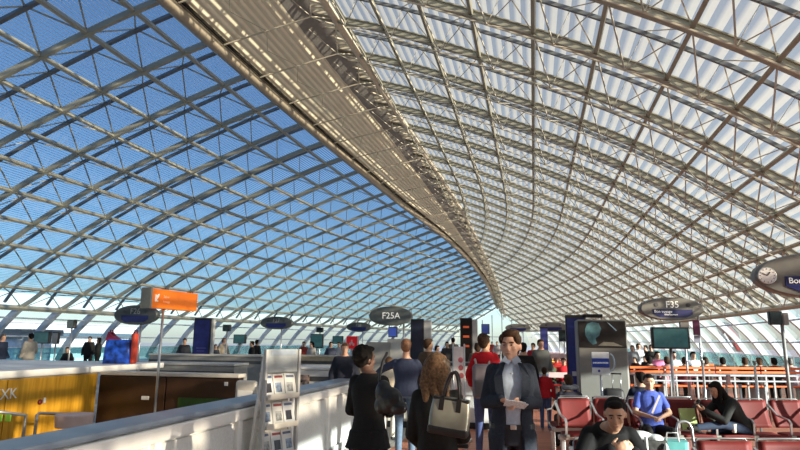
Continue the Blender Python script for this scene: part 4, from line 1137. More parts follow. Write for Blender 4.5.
# the grey advertising kiosk
a, c = span(577.5, 627.5, 12); top_ = at(600, 319.5, 12).z
t = thing('display_kiosk', 'big grey kiosk with dark advertising screen behind the red seats', 'kiosk', ((a + c) / 2, 12.0, 0)); kw = c - a
b = MB(); b.rbox((0, .35, top_ / 2), (kw, .7, top_), .03); b.obj('kiosk_body', M('kiosk_grey', (.22, .22, .205), .5, var=.02), t)
z0 = at(600, 347.5, 12).z; z1 = at(600, 321, 12).z
b = MB(); b.rbox((0, -.01, (z0 + z1) / 2), (kw - .04, .04, z1 - z0), .01); sc_ = b.obj('screen', M('screen_brown_black', (.03, .028, .028), .2, var=.3, scale=3), t)
b = MB(); zc = (z0 + z1) / 2
b.prism([(-.30, zc + .10), (-.26, zc + .19), (-.16, zc + .23), (-.05, zc + .20), (-.01, zc + .10), (-.05, zc - .02), (-.12, zc - .08), (-.10, zc - .17), (-.17, zc - .20), (-.25, zc - .12), (-.30, zc - .02)], -.036, -.03)
b.obj('screen_image', M('image_teal', (.07, .16, .18), .4, var=.4, scale=6, emit=(.06, .14, .16), est=.15), sc_)
b = MB(); b.prism([(.10, zc + .22), (.14, zc + .20), (.27, zc + .07), (.25, zc + .06)], -.036, -.03); b.obj('screen_streak', M('image_pale', (.20, .30, .36), .4, emit=(.15, .22, .26), est=.5), sc_)
b = MB(); b.prism([(-.08, zc - .21), (.02, zc - .14), (.20, zc - .15), (.36, zc - .22)], -.036, -.03); b.obj('screen_glow', M('image_cream', (.20, .19, .16), .4), sc_)
# sign board on a post in front of it
p = at(600.5, 363.5, 10.9)
t = thing('post_sign', 'white and blue notice board on a post before the grey kiosk', 'sign', (p.x, 10.9, 0))
b = MB(); b.rbox((0, 0, p.z), (.28, .03, .38), .008); b.obj('board', M('board_white', (.72, .76, .80), .4), t)
b = MB(); b.box((0, -.018, p.z + .01), (.28, .008, .15)); bb = b.obj('blue_band', M('band_blue', (.02, .06, .36), .4), t)
text('lettering', 'INFORMATION', .036, lum, (0, -.024, p.z + .01), bb)
b = MB(); b.ell((-.03, -.02, p.z - .12), (.018, .006, .022)); b.obj('symbol', M('band_blue'), t)
b = MB(); b.tube([V((.155 + .07 * math.cos(q), .0, p.z + .02 + .14 * math.sin(q))) for q in [(-PI / 2 + PI * k / 10) for k in range(11)]], .012, 6); b.obj('curved_edge', M('pale_blue', (.45, .6, .75), .4), t, True)
b = MB(); b.rod((0, .03, 0), (0, .03, p.z), .02, 8); b.obj('post', chrome, t, True)
b = MB(); b.rod((0, .03, 0), (0, .03, .03), .16, 16); b.obj('base_plate', chrome, t)

# red square sign with a white figure
p = at(352, 342.5, 19)
t = thing('red_square_sign', 'red square sign with pale figure above the beige grey counter', 'sign', (p.x, 19, 0))
b = MB(); b.rbox((0, 0, p.z), (.36, .08, .40), .01); b.obj('sign_board', M('sign_red', (.70, .012, .02), .4, var=.03, emit=(.8, .01, .02), est=.2), t)
b = MB(); b.ell((0, -.045, p.z + .06), (.035, .006, .035)); b.ell((-.05, -.045, p.z - .05), (.05, .006, .06)); b.ell((.06, -.045, p.z - .06), (.05, .006, .05)); b.ell((0, -.045, p.z - .01), (.05, .006, .06)); remesh(b, 'figure_symbol', M('symbol_pink', (.85, .5, .5), .5), .008, t, 1)
b = MB(); b.box((.21, 0, p.z), (.05, .06, .42)); b.obj('white_edge', white, t)
b = MB(); b.rod((0, .02, 0), (0, .02, p.z), .025, 8); b.obj('pole', chrome, t, True)
# purple banner under F35
p = at(697, 331, 19.7)
o = thing('hanging_banner', 'narrow purple and grey banner on the pole below F35 sign', 'banner', (p.x, 19.75, p.z))
b = MB(); b.rbox((0, 0, .10), (.19, .03, .44), .006); b.obj('purple_panel', M('banner_purple', (.14, .03, .09), .6), o)
b = MB(); b.rbox((0, 0, -.24), (.17, .03, .22), .006); b.obj('grey_panel', M('banner_grey', (.24, .24, .30), .6), o)

# ------------------------------------------------------------------ seats
red_l = M('seat_red', (.145, .016, .014), .55, spec=.22, var=.10, scale=3, bump=.05)
red_b = M('seat_back_shell', (.13, .016, .016), .45, var=.08, scale=3)
def seat(loc, label, group, rz=0, arms=True, cat='seat'):
    t = thing('waiting_seat', label, cat, loc, rz, group)
    def shell(p0, p1, w, th, curve):
        b = MB(); n = 8; m_ = 8
        for side_ in (0, 1):
            for i in range(n + 1):
                for k in range(m_ + 1):
                    f_ = i / n; u = k / m_ - .5; p = V(p0).lerp(V(p1), f_); nn_ = (V(p1) - V(p0)).cross(V((1, 0, 0))).normalized()
                    off_ = curve * (4 * u * u) - .02 * math.sin(PI * f_)
                    b.v.append(tuple(p + V((u * w, 0, 0)) - nn_ * (off_ + (th if side_ else 0) * -1)))
        o_ = (n + 1) * (m_ + 1)
        for i in range(n):
            for k in range(m_):
                q = (i * (m_ + 1) + k, i * (m_ + 1) + k + 1, (i + 1) * (m_ + 1) + k + 1, (i + 1) * (m_ + 1) + k); b.f += [q, tuple(x + o_ for x in q[::-1])]; b.mi += [0, 0]
        for i in range(n):
            for k in (0, m_):
                q = i * (m_ + 1) + k; b.f.append((q, q + m_ + 1, q + m_ + 1 + o_, q + o_)); b.mi.append(0)
        for k in range(m_):
            for i in (0, n):
                q = i * (m_ + 1) + k; b.f.append((q, q + 1, q + 1 + o_, q + o_)); b.mi.append(0)
        return b
    shell((0, .02, .475), (0, .13, .86), .53, .035, .015).obj('backrest', red_l, t, True)
    shell((0, -.42, .43), (0, .02, .415), .53, .035, -.008).obj('seat_pan', red_l, t, True)
    b = MB(); b.tube([(-.265, .145, .47), (-.265, .165, .84), (-.24, .175, .875), (.24, .175, .875), (.265, .165, .84), (.265, .145, .47)], .010, 6); b.obj('back_frame', chrome, t, True)
    if arms:
        b = MB(); pts = [(.307, .14, .80), (.307, -.08, .66), (.307, -.33, .62), (.307, -.37, .58), (.307, -.36, .42), (.307, -.05, .33)]
        b.sweep([V(q) for q in pts], [V((0, .3, 1))] * 3 + [V((0, -1, .3))] * 3, .032, .022); b.obj('armrest', chrome, t)
    return t
PITCH = .545
RT = R(14)   # the seat rows stand a little askew to the hall
CT, ST = math.cos(RT), math.sin(RT)
def onrow(u, x0, y0, off=0.0):
    # where the sight line of column u meets the row that starts at x0, y0 (off: metres behind it)
    k = atx(u, 1.0); x1 = x0 - ST * off; y1 = y0 + CT * off; t_ = math.tan(RT); y = (y1 - x1 * t_) / (1 - k * t_)
    return k * y, y
def row(y, x0, n, labels, group, beamlab, first=None):
    for k in range(n):
        if first is None: s_ = seat((x0 + CT * PITCH * (k + .5), y + ST * PITCH * (k + .5), 0), labels[k], group, RT); s_.scale.x = .89; first = s_
        else:
            s_ = copy_tree(first); s_.location = (x0 + CT * PITCH * (k + .5), y + ST * PITCH * (k + .5), 0); s_['label'] = labels[k]; s_['group'] = group
    t = thing('seat_beam', beamlab, 'bench frame', (x0 + CT * n * PITCH / 2, y + ST * n * PITCH / 2, 0), RT); L_ = n * PITCH
    b = MB(); b.rbox((0, -.10, .34), (L_ + .08, .09, .07), .01); b.obj('beam', lgrey, t)
    b = MB(); b.rbox((0, -.40, .395), (L_ + .04, .035, .045), .008); b.obj('front_rail', M('rail_warm_grey', (.26, .24, .20), .4, .4), t)
    for k in range(n + 1):
        b = MB(); b.box((-L_ / 2 + k * PITCH, -.24, .365), (.04, .30, .03)); b.obj('bracket', chrome, t)
    for k in range(0, n + 1, 2):
        b = MB(); b.rbox((-L_ / 2 + k * PITCH + (.02 if k == 0 else -.02), -.10, .16), (.06, .07, .30), .01); b.obj('leg', chrome, t); b = MB(); b.rbox((-L_ / 2 + k * PITCH, -.10, .015), (.08, .45, .03), .01); b.obj('foot', chrome, t)
    b = MB(); b.sweep([V((-L_ / 2, .14, .80)), V((-L_ / 2, -.08, .66)), V((-L_ / 2, -.33, .62)), V((-L_ / 2, -.37, .58)), V((-L_ / 2, -.36, .42)), V((-L_ / 2, -.05, .33))], [V((0, .3, 1))] * 3 + [V((0, -1, .3))] * 3, .032, .022); b.obj('end_armrest', chrome, t)
    return first
BY = 9.62; bx0 = atx(555.5, BY + .1)
lb = ['empty red seat at the left end of the middle row', 'red seat right of the row\'s left end seat, behind the man in black', 'red seat occupied by the man in blue shirt', 'red seat holding the pale green folder', 'red seat occupied by the black haired woman', 'empty red seat right of the black haired woman', 'second empty red seat right of the black haired woman', 'red seat at the right frame edge in the middle row']
first = row(BY, bx0, 8, lb, 'red seats in the middle row', 'grey metal beam and legs carrying the middle row of red seats')
ax1 = atx(690, 5.95); ax0 = ax1 - CT * PITCH * 2.0; AY = 5.85 - ST * PITCH * 2.0
la = ['front row red seat under the man in black', 'front row red seat holding the black and white bag', 'front row red seat right of the steel trolley handle', 'second front row red seat right of the trolley handle', 'front row red seat at the right frame edge']
row(AY, ax0, 5, la, 'red seats in the front row', 'grey metal beam and legs carrying the front row of red seats', first)
# back to back row behind the middle row
CY = BY + .62 * CT; cx0 = bx0 + .1 - .62 * ST
def row_back(y, x0, n, labels, group, beamlab):
    for k in range(n):
        s_ = copy_tree(first); s_.location = (x0 + CT * PITCH * (k + .5), y + ST * PITCH * (k + .5), 0); s_.rotation_euler.z = PI + RT; s_['label'] = labels[k]; s_['group'] = group
    t = thing('seat_beam', beamlab, 'bench frame', (x0 + CT * n * PITCH / 2, y + ST * n * PITCH / 2, 0), RT); L_ = n * PITCH
    b = MB(); b.rbox((0, .10, .34), (L_, .09, .07), .01); b.obj('beam', lgrey, t)
    for k in (0, n): b = MB(); b.rbox((-L_ / 2 + k * PITCH, .10, .16), (.06, .07, .30), .01); b.obj('leg', chrome, t)
row_back(CY, cx0, 4, ['red seat facing away under the person in the grey hood', 'empty red seat facing away behind the left end seats', 'red seat facing away behind the man in black', 'red seat facing away under the man in dark jacket'], 'red seats facing away', 'metal beam carrying the red seats that face away')

# grey tables further back
TX0, TY0 = atx(634, 16.9), 16.9
EX0, EY0 = atx(628, 19.6), 19.6
def rowspan(u0, u1, x0, y0, off=0.0):
    p0 = onrow(u0, x0, y0, off); p1 = onrow(u1, x0, y0, off)
    return V(((p0[0] + p1[0]) / 2, (p0[1] + p1[1]) / 2, 0)), math.hypot(p1[0] - p0[0], p1[1] - p0[1])
def long_table(u0, u1, Y, z, label, legs_u):
    mid, w = rowspan(u0, u1, TX0, TY0); t = thing('long_table', label, 'table', mid, RT)
    b = MB(); b.rbox((0, .2, z), (w, .5, .045), .01); b.obj('tabletop', M('table_grey', (.36, .38, .42), .4), t)
    b = MB(); b.rbox((0, -.02, z - .14), (w, .03, .04), .008); b.obj('lower_rail', M('table_grey'), t)
    for u in legs_u:
        x = (onrow(u, TX0, TY0)[0] - mid.x) / CT
        for yy in (.0, .4):
            b = MB(); b.rbox((x, yy, z / 2), (.05, .045, z - .02), .01); b.obj('leg', M('leg_grey', (.30, .31, .32), .5), t)
long_table(634, 722, 17.5, .90, 'grey metal table with low rail behind the man in blue', (640, 668, 694, 716))
long_table(726, 812, 17.5, .90, 'grey metal table with low rail at the right edge', (731, 753, 770, 797))
for (u, Y, nm) in ((701, 12.4, 'right of the flight monitor pole'), (752.5, 12.6, 'slim pole above the empty seats'), (736, 12.9, 'thin post beside the black haired woman')):
    x = atx(u, Y); t = thing('barrier_post', 'slim grey barrier post, %s' % nm, 'post', (x, Y, 0)); b = MB(); h_ = 1.35 if u != 736 else .9
    b.rod((0, 0, 0), (0, 0, h_), .022, 10); b.obj('post', chrome, t, True); b = MB(); b.rod((0, 0, 0), (0, 0, .03), .15, 20); b.obj('base', chrome, t); b = MB(); b.rod((0, 0, h_), (0, 0, h_ + .05), .032, 10); b.obj('cap', grey, t)

# orange bench row: two long orange slats each
orange = M('bench_orange', (.72, .13, .02), .4, var=.10)
def bench(u0, u1, Y, label, fl=1, mat=None, group='orange benches'):
    om = mat or orange
    if mat is None: mid, w = rowspan(u0, u1, EX0, EY0, Y)
    else:
        a, c = span(u0, u1, Y); mid = V(((a + c) / 2, Y, 0)); w = c - a
    t = thing('orange_bench' if mat is None else 'red_bench', label, 'bench', mid, (0 if fl > 0 else PI) + (RT if mat is None else 0), group)
    for z in (.985, .865): b = MB(); b.rbox((0, 0, z), (w, .05, .075), .015); b.obj('back_slat', om, t)
    b = MB(); b.rbox((0, .26, .45), (w, .45, .05), .015); b.obj('seat_slab', om, t)
    for s in (-1, 1):
        b = MB(); b.rbox((s * (w / 2 - .15), .03, .48), (.05, .05, .94), .008); b.obj('upright', chrome, t); b = MB(); b.rbox((s * (w / 2 - .15), .26, .21), (.05, .4, .42), .008); b.obj('leg', chrome, t)
for u0, u1, nm in ((628, 668, 'left orange bench behind the blue shirted man'), (669, 712, 'orange bench directly below the F35 sign'), (713, 757, 'orange bench behind the black haired woman'), (758, 806, 'orange bench at the right frame edge')): bench(u0, u1, 0.0, nm)
bench(648, 712, 2.9, 'second orange bench facing the camera behind the first', -1)
rb = M('bench_red', (.42, .03, .02), .5)
for u0, u1, Y_, nm in ((543, 585, 19.5, 'red bench nearest the child'), (546, 582, 22.2, 'red bench in the middle of the seated crowd'), (543, 583, 24.9, 'red bench at the back of the seated crowd')): bench(u0, u1, Y_, nm, -1, rb, 'red benches')

# striped barrier boards near the child
for k, (u0, u1, v, Y, nm) in enumerate(((546, 574, 356, 21, 'upper pale pink barrier board between the totem and child'), (544, 572, 375, 16, 'lower pale pink barrier board right of the child'))):
    a, c = span(u0, u1, Y); p = at((u0 + u1) / 2, v, Y); t = thing('barrier_board', nm, 'barrier', ((a + c) / 2, Y, 0))
    b = MB(); b.rbox((0, 0, p.z), (c - a, .04, .13), .008); b.obj('board', M('board_pink', (.66, .50, .50), .5), t)
    for s in (-1, 1): b = MB(); b.rod((s * (c - a) * .42, 0, 0), (s * (c - a) * .42, 0, p.z), .025, 8); b.obj('post', chrome, t, True)

# ------------------------------------------------------------------ luggage on and near the seats
sx_ = ax0 + PITCH * 1.5 + .02
t = thing('carry_bag', 'black bag with white handles and pale cloth on the front row seat', 'bag', (*onrow(640, ax0, AY, -.22), .462), R(4))
b = MB(); b.loft([((0, 0, 0), V((.17, 0, 0)), V((0, .13, 0))), ((0, 0, .25), V((.175, 0, 0)), V((0, .14, 0))), ((0, 0, .47), V((.15, 0, 0)), V((0, .11, 0)))], 24, pw=4); remesh(b, 'bag_body', M('bag_black_cloth', (.035, .035, .033), .8, var=.25, scale=25, bump=.3), .012, t)
b = MB(); b.ell((-.05, 0, .49), (.10, .08, .04)); b.ell((.06, -.03, .475), (.07, .07, .035)); b.ell((.12, -.12, .34), (.025, .04, .12)); remesh(b, 'white_cloth', M('cloth_white', (.66, .70, .70), .7, var=.08, bump=.4), .012, t)
b = MB(); b.tube([(-.03, -.12, .50), (-.035, -.15, .38), (-.03, -.16, .23)], .013, 8); b.ell((-.03, -.16, .22), (.02, .014, .02)); b.obj('white_strap', M('strap_white', (.6, .6, .58), .6), t, True)
t = thing('shopping_bag', 'turquoise paper bag beside the black and white bag', 'bag', (*onrow(664, ax0, AY, -.18), .462), R(-2))
b = MB(); b.loft([((0, 0, 0), V((.115, 0, 0)), V((0, .08, 0))), ((0, 0, .45), V((.125, 0, 0)), V((0, .085, 0)))], 20, pw=7); b.obj('bag_body', M('turquoise', (.13, .45, .44), .6, var=.06), t)
b = MB(); b.tube([(-.05, -.07, .44), (-.04, -.075, .52), (.04, -.075, .52), (.05, -.07, .44)], .006, 6); b.obj('handle', white, t, True)
t = thing('blue_holdall', 'dark navy holdall left of the black and white bag', 'bag', (*onrow(622, ax0, AY, -.14), .462), R(0))
b = MB(); b.ell((0, 0, .15), (.13, .15, .16)); b.ell((0, 0, .05), (.12, .14, .06)); remesh(b, 'bag_body', M('holdall_navy', (.018, .026, .05), .7, var=.2), .014, t)
b = MB(); b.tube([(-.06, -.04, .27), (-.03, -.04, .36), (.03, -.04, .36), (.06, -.04, .27)], .01, 6); b.obj('handle', black, t, True)
p = at(682.5, 411, 6.25)
t = thing('luggage_trolley', 'upright steel trolley handle with dark case between the seat rows', 'trolley', (p.x, 6.25, 0), R(8))
b = MB(); b.tube([(-.065, 0, .05), (-.065, 0, .93), (-.05, 0, .975), (-.02, 0, .99), (.02, 0, .99), (.05, 0, .975), (.07, 0, .93), (.12, 0, .05)], .013, 8); b.obj('handle_frame', M('bright_steel', (.45, .47, .49), .35, .7), t, True)
b = MB(); b.rbox((.02, .14, .42), (.30, .2, .62), .04); b.obj('case', M('case_navy', (.02, .028, .05), .6), t, True)
for s in (-1, 1): b = MB(); b.ell((.03 + s * .12, .06, .05), (.018, .05, .05)); b.obj('wheel', black, t, True)
b = MB(); b.ell((.045, -.0, .62), (.035, .02, .06)); b.obj('luggage_tag', M('tag_pink', (.6, .45, .45), .6), t, True)
sx5 = bx0 + PITCH * 3.55
t = thing('green_folder', 'pale yellow green folder leaning on a red seat', 'folder', (*onrow(683.5, bx0, BY, -.12), .452), RT)
b = MB(); b.rbox((0, 0, .155), (.24, .03, .30), .004); b.obj('cover', M('lime_pale', (.46, .58, .20), .5, var=.05), t); t.rotation_euler.x = R(-14)
b = MB(); b.rbox((.005, .0, .155), (.228, .022, .304), .002); b.obj('pages', white, t)
t = thing('paper_cup', 'small white paper cup on the front edge of red seat', 'cup', (*onrow(726, bx0, BY, -.36), .452))
b = MB(); b.rod((0, 0, 0), (0, 0, .11), .03, 16, .04); b.obj('cup_body', offw, t, True); b = MB(); b.rod((0, 0, .11), (0, 0, .122), .043, 16, .04); b.obj('lid', M('cup_lid', (.55, .5, .4), .5), t)
# black suitcase with long handle beyond the seats
t = thing('rolling_suitcase', 'black suitcase with long handle standing beside the kiosk', 'suitcase', (atx(613, 11.4), 11.4, 0))
b = MB(); b.rbox((-.04, 0, .49), (.34, .26, .86), .06); b.obj('case', M('case_black'), t, True)
for s in (-1, 1): b = MB(); b.rod((.03 + s * .07, .05, .85), (.03 + s * .07, .05, 1.16), .008, 8); b.obj('handle_tube', chrome, t, True); b = MB(); b.ell((s * .15, .05, .045), (.02, .045, .045)); b.obj('wheel', black, t, True)
b = MB(); b.rbox((.03, .05, 1.17), (.18, .03, .025), .01); b.obj('grip', black, t)
# ------------------------------------------------------------------ seated people
# man in black on the front row, leaning forward over his hands
sx_m = ax0 + PITCH * .5 - .06
P = sit_pose(pelvis=(0, .02, .52), chest=(.02, -.24, .98), neck=(.03, -.33, 1.055), head=(.04, -.41, 1.15), turn=R(-10), tilt=R(16), elL=(.30, -.40, .70), wrL=(.12, -.60, .90), elR=(-.27, -.42, .74), wrR=(-.04, -.62, .92),
             knL=(.20, -.42, .52), anL=(.18, -.40, .10), knR=(-.20, -.42, .52), anR=(-.18, -.40, .10), hdL=(-.7, -.3, .35), hdR=(.7, -.35, .3), palmL=(-.2, .9, 0), palmR=(.2, .9, 0), curl=.75)
hx = at(614, 411, 5.2)
mm_, f = person('seated man in black padded jacket with short hair looking down at his hands', (*onrow(597, ax0, AY, -.10), .0), R(4), P, 'tan', 'black', 'short', top=(.008, .008, .009), trousers=(.02, .02, .025), vox=.008, dtop=.032, scale=1.0, topname='padded_jacket')
# man in blue shirt
hx = at(650, 384, 9.3)
P = sit_pose(turn=R(-6), tilt=R(3), elL=(.25, -.06, .74), wrL=(.07, -.28, .70), elR=(-.25, -.06, .74), wrR=(-.06, -.27, .70), hdL=(-.7, -.6, -.1), hdR=(.7, -.6, -.1), curl=.5, knL=(.17, -.48, .52), anL=(.2, -.50, .09), knR=(-.17, -.48, .52), anR=(-.2, -.50, .09))
m2, f = person('seated man in bright blue short sleeved shirt with hands in his lap', (*onrow(646.5, bx0, BY, -.22), .0), R(4), P, 'tan', 'black', 'short', top=(.07, .11, .42), trousers=(.012, .012, .016), vox=.011, sleeve=.62, fine=True, dtop=.010, scale=.96)
b = MB(); b.beam((.115, -.10, 1.0), (-.02, -.135, .74), .028, .008, (0, -1, 0)); b.obj('bag_strap', M('strap_tan', (.45, .36, .28), .7), m2)
# back to back neighbour
hx = at(638, 380, 10.3)
person('man in dark jacket seated facing away beside the blue-shirted man', (*onrow(637.5, cx0, CY, .22), .0), R(192), sit_pose(turn=R(20)), 'tan', 'black', 'short', top=(.014, .02, .04), trousers=(.02, .02, .03), vox=.02, fine=False, scale=.95, dtop=.02, topname='jacket')
hx = at(567, 385, 10.3)
person('person in dark coat with grey hood seated facing away at the left end', (*onrow(567.5, cx0, CY, .2), .0), R(192), sit_pose(turn=R(8), chest=(0, -.02, .93), neck=(0, -.05, 1.03), head=(0, -.08, 1.15)), 'tan', 'brown', 'short', top=(.035, .03, .042), trousers=(.02, .02, .03), vox=.018, fine=False, scale=.93, dtop=.03, topname='coat')
t = thing('grey_hood', 'thick grey hood or scarf around the neck of the person seated facing away', 'scarf', (*onrow(568, cx0, CY, .27), -.07))
b = MB(); b.tube([V((.10 * math.cos(a), .10 * math.sin(a) * .9, 1.05)) for a in [2 * PI * k / 14 for k in range(14)]], .045, 8, closed=True); b.obj('knit', M('hood_grey', (.20, .21, .23), .9, var=.2, scale=30), t, True)
# black haired woman sitting sideways with her phone
hx = at(713, 386, 9.3)
P = sit_pose(pelvis=(0, .10, .52), chest=(-.02, -.18, .93), neck=(-.02, -.26, 1.01), head=(-.02, -.33, 1.10), tilt=R(26), elL=(.2, -.40, .66), wrL=(.05, -.62, .80), elR=(-.22, -.40, .72), wrR=(-.05, -.60, .84), knL=(.10, -.36, .60), anL=(.08, -.78, .56), knR=(-.10, -.32, .50), anR=(-.12, -.42, .10), hdL=(-.1, -.9, .4), hdR=(.1, -.9, .4), palmL=(-.5, 0, 1), palmR=(.5, 0, 1), curl=.5, toeL=(0, -.8, .5))
w3_, f = person('seated woman in dark jacket with long black hair bent over her phone', (*onrow(730.5, bx0, BY, -.20), .0), R(-66), P, 'tan', 'black', 'long', top=(.022, .023, .022), trousers=(.03, .045, .08), vox=.011, dtop=.022, scale=.94, topname='jacket')
b = MB(); hr = head_rot(f); hh = f['head']
for k in range(7):
    a = (k - 3) / 3; chain(b, [hh + hr @ V((a * .07, .03, .05)), hh + V((a * .075, .02, -.06)), hh + V((a * .08, .01, -.19))], [.032, .030, .016])
remesh(b, 'loose_hair', hair('black'), .010, w3_, 1)
a_ = R(-66); q = rot2(V((0, -.66, .86)), a_)
b = MB(); b.rbox((0, 0, 0), (.075, .012, .15), .006); o = b.obj('phone', M('phone_black', (.02, .02, .022), .2)); o.location = (w3_.location.x + q.x, w3_.location.y + q.y, .845); o.rotation_euler = (R(-40), 0, a_)
tag(o, 'dark mobile phone held up by the black haired woman', 'phone')

# ------------------------------------------------------------------ the crowd in the distance
TEMPL = {}
def template(kind, style):
    k = (kind, style)
    if k in TEMPL: return TEMPL[k]
    if kind == 'stand': P = stand_pose(elL=(.24, .0, 1.13), wrL=(.2, -.18, .98))
    elif kind == 'walk': P = stand_pose(knL=(.1, -.16, .51), anL=(.1, -.22, .1), anR=(-.1, .26, .15), elL=(.26, .08, 1.15), wrL=(.24, -.08, .95), elR=(-.25, -.05, 1.14), wrR=(-.22, -.22, 1.0))
    else: P = sit_pose()
    f = fig(P); parts = []
    o = remesh(body_mb(f, False, False), 'body', SKIN['tan'], .028); parts.append(o)
    parts.append(remesh(hair_mb(f, style), 'hair', hair('black'), .022, None, 1))
    b = MB(); b.loft(torso_rings(f, .022, lo=-.14, hi=1.1), 16); sleeves(b, f, .012); parts.append(remesh(b, 'top', white, .026))
    b = MB(); b.loft(torso_rings(f, .012, lo=-.16, hi=.14), 14); legs(b, f, .008); parts.append(remesh(b, 'trousers', white, .026))
    for o in parts: COL.objects.unlink(o)
    TEMPL[k] = parts; return parts
def extra(u, Y, kind, style, hc, top, tr, label, rz=0, sc=1.0, skin='tan', group=None):
    t = thing('person', label, 'person', (atx(u, Y), Y, 0), rz, group); t.scale = (sc,) * 3
    mats = [SKIN[skin], hair(hc), M('cloth_%02d%02d%02d' % tuple(int(x * 99) for x in top), top, .8, spec=.2), M('cloth_%02d%02d%02d' % tuple(int(x * 99) for x in tr), tr, .8)]
    for o, m_ in zip(template(kind, style), mats):
        c = o.copy(); COL.objects.link(c); c.parent = t; c.material_slots[0].link = 'OBJECT'; c.material_slots[0].material = m_
    return t
D = (.02, .02, .024)
extra(345, 11.0, 'stand', 'short', 'ginger', (.02, .024, .04), D, 'ginger haired person in dark navy top leaning at the barrier wall\'s far end', R(20), .96, 'light')
extra(31, 18.5, 'walk', 'short', 'black', (.36, .34, .30), (.30, .28, .24), 'person in beige coat with dark strap walking left of the wide monitor', R(250), 1.07)
extra(3, 18, 'walk', 'short', 'grey', (.02, .03, .06), (.05, .08, .14), 'grey haired person in dark blue at the left frame edge', R(90), 1.05, 'light')
extra(90, 25, 'stand', 'short', 'black', (.03, .03, .03), D, 'person in black, left one of the pair near the F26 sign', R(30), 1.03)
extra(99.5, 24.5, 'stand', 'bob', 'black', (.022, .022, .03), D, 'person in black, right one of the pair near the F26 sign', R(-60), 1.0)
extra(69, 23, 'sit', 'short', 'black', D, D, 'seated person in black below the box monitor on a pole', R(10), 1.0)
extra(185, 22, 'stand', 'short', 'black', (.03, .035, .05), D, 'dark clothed person standing left of the navy information totem', R(30), 1.0)
extra(224, 25.5, 'stand', 'mid', 'lbrown', (.38, .33, .26), (.3, .25, .2), 'person in beige standing below the small black monitor', R(60), 1.02, 'light')
extra(216, 24, 'stand', 'short', 'black', (.07, .08, .10), D, 'small person in grey left of the beige clothed person', R(60), .86)
extra(252.5, 23.5, 'stand', 'short', 'black', D, D, 'person in black standing left of the magazine rack', R(-60), .95)
extra(257, 25, 'stand', 'short', 'black', (.02, .02, .03), D, 'dark clothed person standing above the magazine rack header', R(160), .98)
extra(304, 26, 'stand', 'short', 'brown', (.30, .05, .04), D, 'person in dark red standing left of the large teal monitor', R(20), .95)
extra(312, 24.5, 'stand', 'bob', 'black', (.4, .4, .4), D, 'person in pale grey standing below the large teal monitor', R(-20), .95, 'light')
extra(331, 24.5, 'stand', 'short', 'black', (.05, .06, .10), D, 'person in dark blue standing right of the large teal monitor', R(40), .95)
extra(339, 25.5, 'stand', 'short', 'brown', (.42, .45, .5), D, 'person in light blue standing left of the red square sign', R(0), .95, 'light')
extra(447, 24, 'stand', 'short', 'black', (.03, .03, .035), D, 'person in black behind the white desk, left of centre totem', R(20), .98)
extra(453, 26, 'stand', 'short', 'black', (.05, .05, .05), D, 'tall person in black just left of the black totem', R(200), 1.08)
extra(437, 22, 'stand', 'mid', 'black', (.5, .46, .42), D, 'person in cream behind the dark haired man in brown', R(60), .9, 'light')
extra(477.5, 15, 'stand', 'mid', 'brown', (.10, .09, .07), D, 'brown clothed person just left of the person in red', R(200), .97)
extra(523, 12.5, 'stand', 'short', 'black', (.015, .015, .018), D, 'person in black close behind the suited man\'s shoulder', R(170), .98)
extra(540.5, 16, 'stand', 'short', 'brown', (.09, .10, .10), (.04, .05, .09), 'person in dark grey striped top standing behind the child in red', R(20), 1.03, 'light')
extra(533, 22, 'stand', 'short', 'brown', (.34, .02, .03), D, 'person in dark red left of the grey striped person', R(-20), .97)
cr_ = [(549, 19.5, (.05, .06, .03), 'dark olive'), (563, 19.5, (.50, .02, .03), 'bright red'), (577, 19.5, (.35, .30, .10), 'olive yellow'), (556, 22.2, (.45, .02, .02), 'scarlet'), (569, 22.2, (.50, .36, .06), 'mustard'), (551, 24.9, (.5, .42, .05), 'yellow'), (562, 24.9, (.30, .28, .26), 'taupe'), (574, 24.9, (.30, .02, .04), 'crimson')]
for u, Y, col, nm in cr_: extra(u, Y + .0, 'sit', 'short' if u % 2 else 'mid', 'brown' if u % 3 else 'black', col, D, 'person in %s seated in the crowd between child and totem' % nm, R(rnd.uniform(-8, 8)), .95, 'light', 'seated crowd by the navy totem')
cr2 = [(632, 25.0, (.30, .32, .34), 'grey', .94), (638, 26.4, (.50, .50, .52), 'white', .98), (645.5, 27.0, (.04, .06, .05), 'dark green', .94), (650.5, 25.6, (.03, .03, .03), 'black', .95), (634, 21.6, (.04, .015, .02), 'dark maroon', .72), (644, 21.9, (.02, .02, .025), 'jet black', .74)]
for u, Y, col, nm, s_ in cr2: extra(u, Y, 'stand', 'short' if int(u) % 2 else 'mid', 'black', col, D, '%s in %s standing beyond the orange benches, right of the kiosk' % ('small person' if s_ < .8 else 'person', nm), R(rnd.uniform(-70, 70)), s_, 'light', 'crowd beyond the orange benches')
cr3 = [(648, 20.72, (.05, .05, .06), 'slate'), (665, 20.72, (.5, .3, .36), 'pale pink'), (683, 20.72, (.10, .02, .03), 'burgundy'), (703.5, 20.72, (.06, .05, .05), 'charcoal'), (720.5, 20.72, (.05, .02, .02), 'very dark red')]
for u, Y, col, nm in cr3: extra(u, onrow(u, EX0, EY0, .38)[1], 'sit', 'mid', 'brown' if int(u) % 2 else 'black', col, D, 'person in %s seated facing away on the orange benches' % nm, R(194 + rnd.uniform(-6, 6)), 1.0, 'light', 'crowd on the orange benches')
cr4 = [(657, 22.9, (.55, .16, .30), 'hot pink'), (673, 22.9, (.45, .52, .55), 'light blue'), (692.5, 22.9, (.65, .66, .70), 'bright white')]
for u, Y, col, nm in cr4: extra(u, onrow(u, EX0, EY0, 2.9)[1] - .32, 'sit', 'short', 'black', col, D, 'person in %s seated on the rear orange bench' % nm, R(14 + rnd.uniform(-6, 6)), 1.10, 'light', 'crowd on the orange benches')
